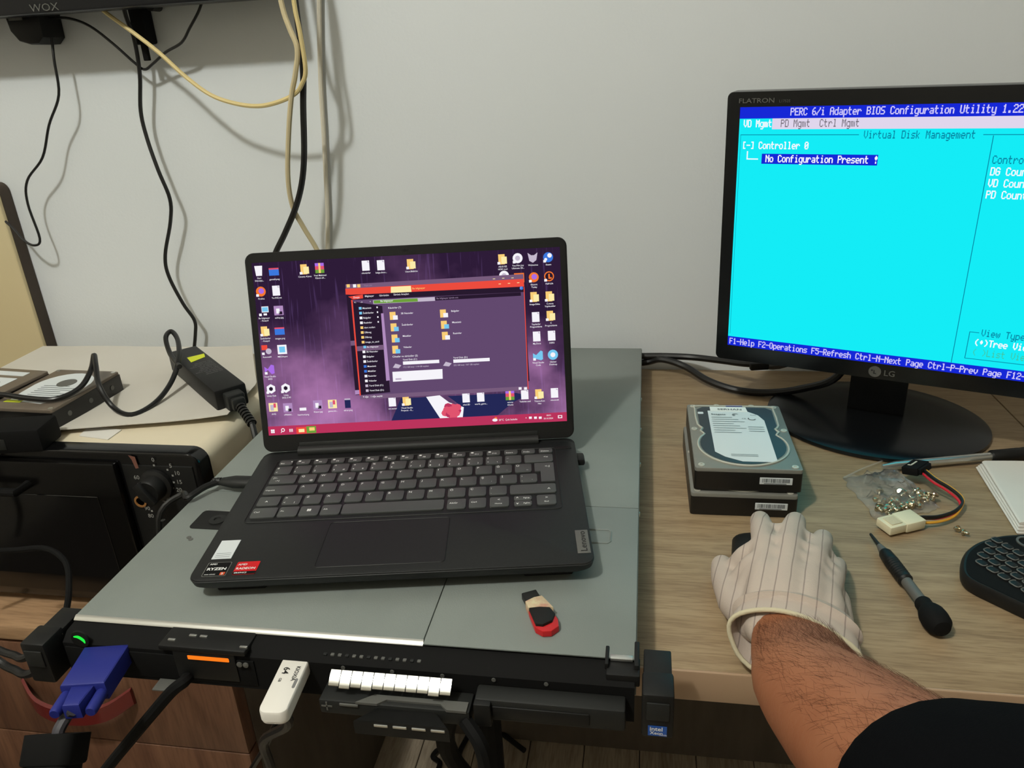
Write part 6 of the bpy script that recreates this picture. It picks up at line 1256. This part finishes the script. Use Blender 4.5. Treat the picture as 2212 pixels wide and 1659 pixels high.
# ============================================================ person: right forearm, glove and sleeve
per = thing('person', 'person reaching in from the lower right with a white pinstriped glove and black sleeve', 'person', T(0.12, 0.30, 0.86))
po = V((0.12, 0.30, 0.86))
Hh = V((0.250, 0.968, 0)); Sd = V((0.968, -0.250, 0)); Uz = V((0, 0, 1))
def ering(c, ax_s, ax_u, rs, ru, n=28, sq=1.0):
    return [c + ax_s * (rs * math.cos(2 * PI * i / n)) + ax_u * (ru * math.sin(2 * PI * i / n)) for i in range(n)]
def arm_rings(path, n=28):
    R_ = []
    for i, (c, rs, ru) in enumerate(path):
        a = V(path[max(i - 1, 0)][0]); b = V(path[min(i + 1, len(path) - 1)][0]); tdir = (b - a).normalized()
        s_ = (V((1, 0, 0)) - tdir * tdir.x).normalized(); u_ = s_.cross(tdir); u_ = u_ if u_.z > 0 else -u_
        R_.append([p - po for p in ering(V(c), s_, u_, rs, ru, n)])
    return R_
def dense(path, n=4):
    pts = spline([V(p[0]) for p in path], n); out_ = []
    for i, p in enumerate(pts):
        k = i / n; a = min(int(k), len(path) - 2); f_ = k - a
        out_.append((p, path[a][1] * (1 - f_) + path[a + 1][1] * f_, path[a][2] * (1 - f_) + path[a + 1][2] * f_))
    return out_
def ap(px, py, z): return tuple(uz(px, py, DZ + z))
ARM = [((0.118, 0.505, 0.787), 0.022, 0.015), ((0.112, 0.475, 0.788), 0.027, 0.0185), (ap(1722, 1395, .038), 0.0310, 0.0215), (ap(1735, 1440, .045), 0.0330, 0.0250), (ap(1760, 1490, .056), 0.0365, 0.0300), (ap(1855, 1580, .078), 0.0420, 0.0365), (ap(1975, 1690, .102), 0.0430, 0.040), (ap(2120, 1830, .128), 0.044, 0.042), (ap(2330, 2010, .155), 0.046, 0.046), (ap(2700, 2300, .18), 0.048, 0.048)]
AD = dense(ARM, 4)
bm = nb(); loft(bm, arm_rings(AD)); arm = obj('forearm', bm, m_skin, per, None, 70)
# hairs lying along the forearm
bm = nb(); rh = random.Random(3); AR = [(V(p), a, b) for p, a, b in AD]
for k in range(2300):
    u_ = rh.uniform(8, 26); i = int(u_); f_ = u_ - i; c = AR[i][0].lerp(AR[i + 1][0], f_); td = (AR[i][0] - AR[i + 1][0]).normalized()
    s_ = (V((1, 0, 0)) - td * td.x).normalized(); up_ = s_.cross(td); up_ = up_ if up_.z > 0 else -up_
    th = rh.uniform(0.1, 2.7); rs = AR[i][1] * (1 - f_) + AR[i + 1][1] * f_; ru = AR[i][2] * (1 - f_) + AR[i + 1][2] * f_
    def surf(th_, off, lift):
        n_ = (s_ * math.cos(th_) + up_ * math.sin(th_)); return c + s_ * rs * math.cos(th_) + up_ * ru * math.sin(th_) + td * off + n_ * lift - po
    ln_ = rh.uniform(0.006, 0.013); dth = rh.uniform(-0.16, 0.26); w_ = 0.00006
    a0 = surf(th, 0, 0.0001); a1 = surf(th + dth * 0.5, ln_ * 0.5, 0.0011); a2 = surf(th + dth, ln_, 0.0013)
    sd = td.cross((a1 - a0)).normalized() if td.cross(a1 - a0).length > 1e-9 else s_
    sd = sd * w_
    v = [bm.verts.new(x) for x in (a0 - sd, a0 + sd, a1 + sd * 0.8, a1 - sd * 0.8, a2)]
    bm.faces.new((v[0], v[1], v[2], v[3])); bm.faces.new((v[3], v[2], v[4]))
tag(obj('arm_hair', bm, m_hair, per, None, 0, fix=False), 'dark hair on the forearm', kind='stuff')
# sleeve
SLV = [(ap(2018, 1728, .110), 0.0470, 0.0435), (ap(2050, 1752, .115), 0.0505, 0.0470), (ap(2130, 1805, .128), 0.0550, 0.0520), (ap(2300, 1895, .148), 0.060, 0.058), (ap(2620, 2040, .172), 0.066, 0.066), (ap(3000, 2200, .19), 0.07, 0.07)]
SDn = dense(SLV, 4); ro = arm_rings(SDn); ri = arm_rings([(p, a - 0.0022, b - 0.0022) for p, a, b in SDn])
bm = nb(); loft(bm, ro + ri[::-1], cap=False, closed=True)
for v in bm.verts:
    k = v.co; v.co = k + V((math.sin(60 * k.y + 30 * k.z), math.sin(45 * k.x + 50 * k.y), math.sin(52 * k.z + 40 * k.y))) * 0.0009
obj('sleeve', bm, m_sleeve, per, None, 60)
# glove: palm and five separate fingers grown into one surface
def skin_chain(bm, pts):   # tapered capsule chain, pts (pos, radius)
    for (a, ra), (b, rb_) in zip(pts, pts[1:]):
        a = V(a); b = V(b); d = b - a; L_ = d.length
        mx = axis_mx(a, b); prof = [(0.0001, -ra)] + [(ra * math.sin(t_), -ra * math.cos(t_)) for t_ in (0.4, 0.8, 1.2)] + [(ra, 0), (rb_, L_)] + [(rb_ * math.cos(t_), L_ + rb_ * math.sin(t_)) for t_ in (0.37, 0.77, 1.17)] + [(0.0001, L_ + rb_)]
        lathe(bm, prof, 16, mx=mx)
g0 = nb()
def gp(px, py, z): return uz(px, py, DZ + z)
FING = dict(index=[gp(1652, 1238, .046), gp(1652, 1180, .046), gp(1646, 1140, .037), gp(1642, 1124, .022)],
            middle=[gp(1702, 1235, .049), gp(1706, 1180, .049), gp(1714, 1140, .039), gp(1718, 1127, .023)],
            ring=[gp(1748, 1250, .046), gp(1760, 1205, .045), gp(1773, 1176, .034), gp(1777, 1164, .018)],
            pinky=[gp(1784, 1285, .040), gp(1797, 1250, .036), gp(1806, 1228, .024), gp(1808, 1222, .012)])
RAD = dict(index=(.0115, .0108, .0102, .0092), middle=(.0118, .0112, .0105, .0095), ring=(.0115, .0105, .0098, .0090), pinky=(.0112, .0100, .0088, .0080))
for k_ in FING: skin_chain(g0, list(zip(FING[k_], RAD[k_])))
skin_chain(g0, [(gp(1580, 1238, .016), .0095), (gp(1612, 1205, .034), .0105), (FING['index'][1], .0100)]); skin_chain(g0, [(gp(1592, 1270, .022), .0110), (gp(1630, 1225, .042), .0115)]); skin_chain(g0, [(gp(1612, 1300, .026), .0135), (gp(1640, 1240, .042), .0120)])
TH = [(gp(1632, 1345, .030), .0150), (gp(1588, 1300, .022), .0140), (gp(1566, 1250, .016), .0118), (gp(1560, 1222, .0125), .0098)]
skin_chain(g0, TH)
WR = [gp(1655, 1352, .036), gp(1690, 1345, .042), gp(1735, 1348, .042), gp(1780, 1360, .036)]
for w_, k_ in zip(WR, ('index', 'middle', 'ring', 'pinky')):
    skin_chain(g0, [(w_, .0165), (FING[k_][0].lerp(w_, 0.5), .0160), (FING[k_][0], .0122)])
skin_chain(g0, [(gp(1630, 1340, .028), .0145), (gp(1640, 1270, .036), .0130), (FING['index'][0], .0115)])
skin_chain(g0, [(gp(1800, 1345, .024), .0150), (gp(1800, 1300, .024), .0130), (FING['pinky'][0], .0100)])
for a, b in (('index', 'middle'), ('middle', 'ring'), ('ring', 'pinky')): skin_chain(g0, [(FING[a][0], .0108), (FING[b][0], .0108)]); skin_chain(g0, [(FING[a][1], .0095), (FING[b][1], .0095)]); skin_chain(g0, [(FING[a][1].lerp(FING[a][2], .75), .0078), (FING[b][1].lerp(FING[b][2], .75), .0078)])
NM = ('index', 'middle', 'ring', 'pinky')
for q_ in range(3):
    a, b = NM[q_], NM[q_ + 1]
    for f_ in (0.15, 0.32, 0.5, 0.68, 0.85):
        ra_ = 0.0162 + (0.0120 - 0.0162) * f_
        skin_chain(g0, [(WR[q_].lerp(FING[a][0], f_), ra_), (WR[q_ + 1].lerp(FING[b][0], f_), ra_)])
    skin_chain(g0, [(FING[a][0].lerp(FING[a][1], .5), .0104), (FING[b][0].lerp(FING[b][1], .5), .0104)])
for v in g0.verts: v.co = v.co - po
me = bpy.data.meshes.new('glove_raw'); g0.to_mesh(me); g0.free()
tmp = bpy.data.objects.new('glove_raw', me); COL.objects.link(tmp)
rm = tmp.modifiers.new('r', 'REMESH'); rm.mode = 'VOXEL'; rm.voxel_size = 0.0019
smd = tmp.modifiers.new('s', 'SMOOTH'); smd.factor = 0.5; smd.iterations = 9
dg = bpy.context.evaluated_depsgraph_get(); gm = bpy.data.meshes.new_from_object(tmp.evaluated_get(dg)); bpy.data.objects.remove(tmp)
gm.name = 'glove'; gm.materials.clear(); gm.materials.append(m_cotton); gm.polygons.foreach_set('use_smooth', [True] * len(gm.polygons))
for v in gm.vertices:
    if v.co.z + po.z < DZ + 0.0008: v.co.z = DZ + 0.0008 - po.z
gl = bpy.data.objects.new('glove', gm); COL.objects.link(gl); gl.parent = per
# loose cuff, open towards the arm
cc0 = gp(1720, 1322, .038); cc1 = gp(1709, 1406, .0315)
def cuff_ring(f_, grow):
    c = cc0.lerp(cc1, f_) ; n = 40; o_ = []
    rs = 0.0400 + 0.0052 * f_ + grow; ru = 0.0205 + 0.0060 * f_ + grow
    cz_ = c.z + 0.0015 * f_
    for i in range(n):
        a = 2 * PI * i / n; wob = 1 + 0.03 * math.sin(3 * a + 1.0) * f_ + 0.02 * math.sin(5 * a) * f_
        p = V((c.x, c.y, cz_)) + Sd * (rs * math.cos(a) * wob) + Uz * (ru * math.sin(a) * wob) + Hh * (0.006 * math.sin(a) * f_ - 0.004 * math.cos(a) * f_)
        p.z = max(p.z, DZ + 0.001 + (0.0 if grow > -0.0005 else 0.0012)); o_.append(p - po)
    return o_
fs_ = (0.0, 0.12, 0.25, 0.36, 0.44, 0.6, 0.8, 1.0)
pl = {0.0: -0.003, 0.12: 0.0, 0.25: 0.0016, 0.36: 0.0034, 0.44: -0.0010, 0.6: 0.0, 0.8: 0.0, 1.0: 0.0}
bm = nb(); outr = [cuff_ring(f_, pl[f_]) for f_ in fs_]; inr = [cuff_ring(f_, pl[f_] - 0.0014) for f_ in fs_[::-1]]
loft(bm, outr + inr, cap=False, closed=True); cuff = obj('cuff', bm, m_cotton, gl, None, 70)
bm = nb(); rim = cuff_ring(1.0, -0.0004); tube(bm, rim + rim[:1], 0.0018, 8, smooth=1); tag(obj('cuff_hem', bm, m_hem, gl, None, 60), 'cream overlocked hem')
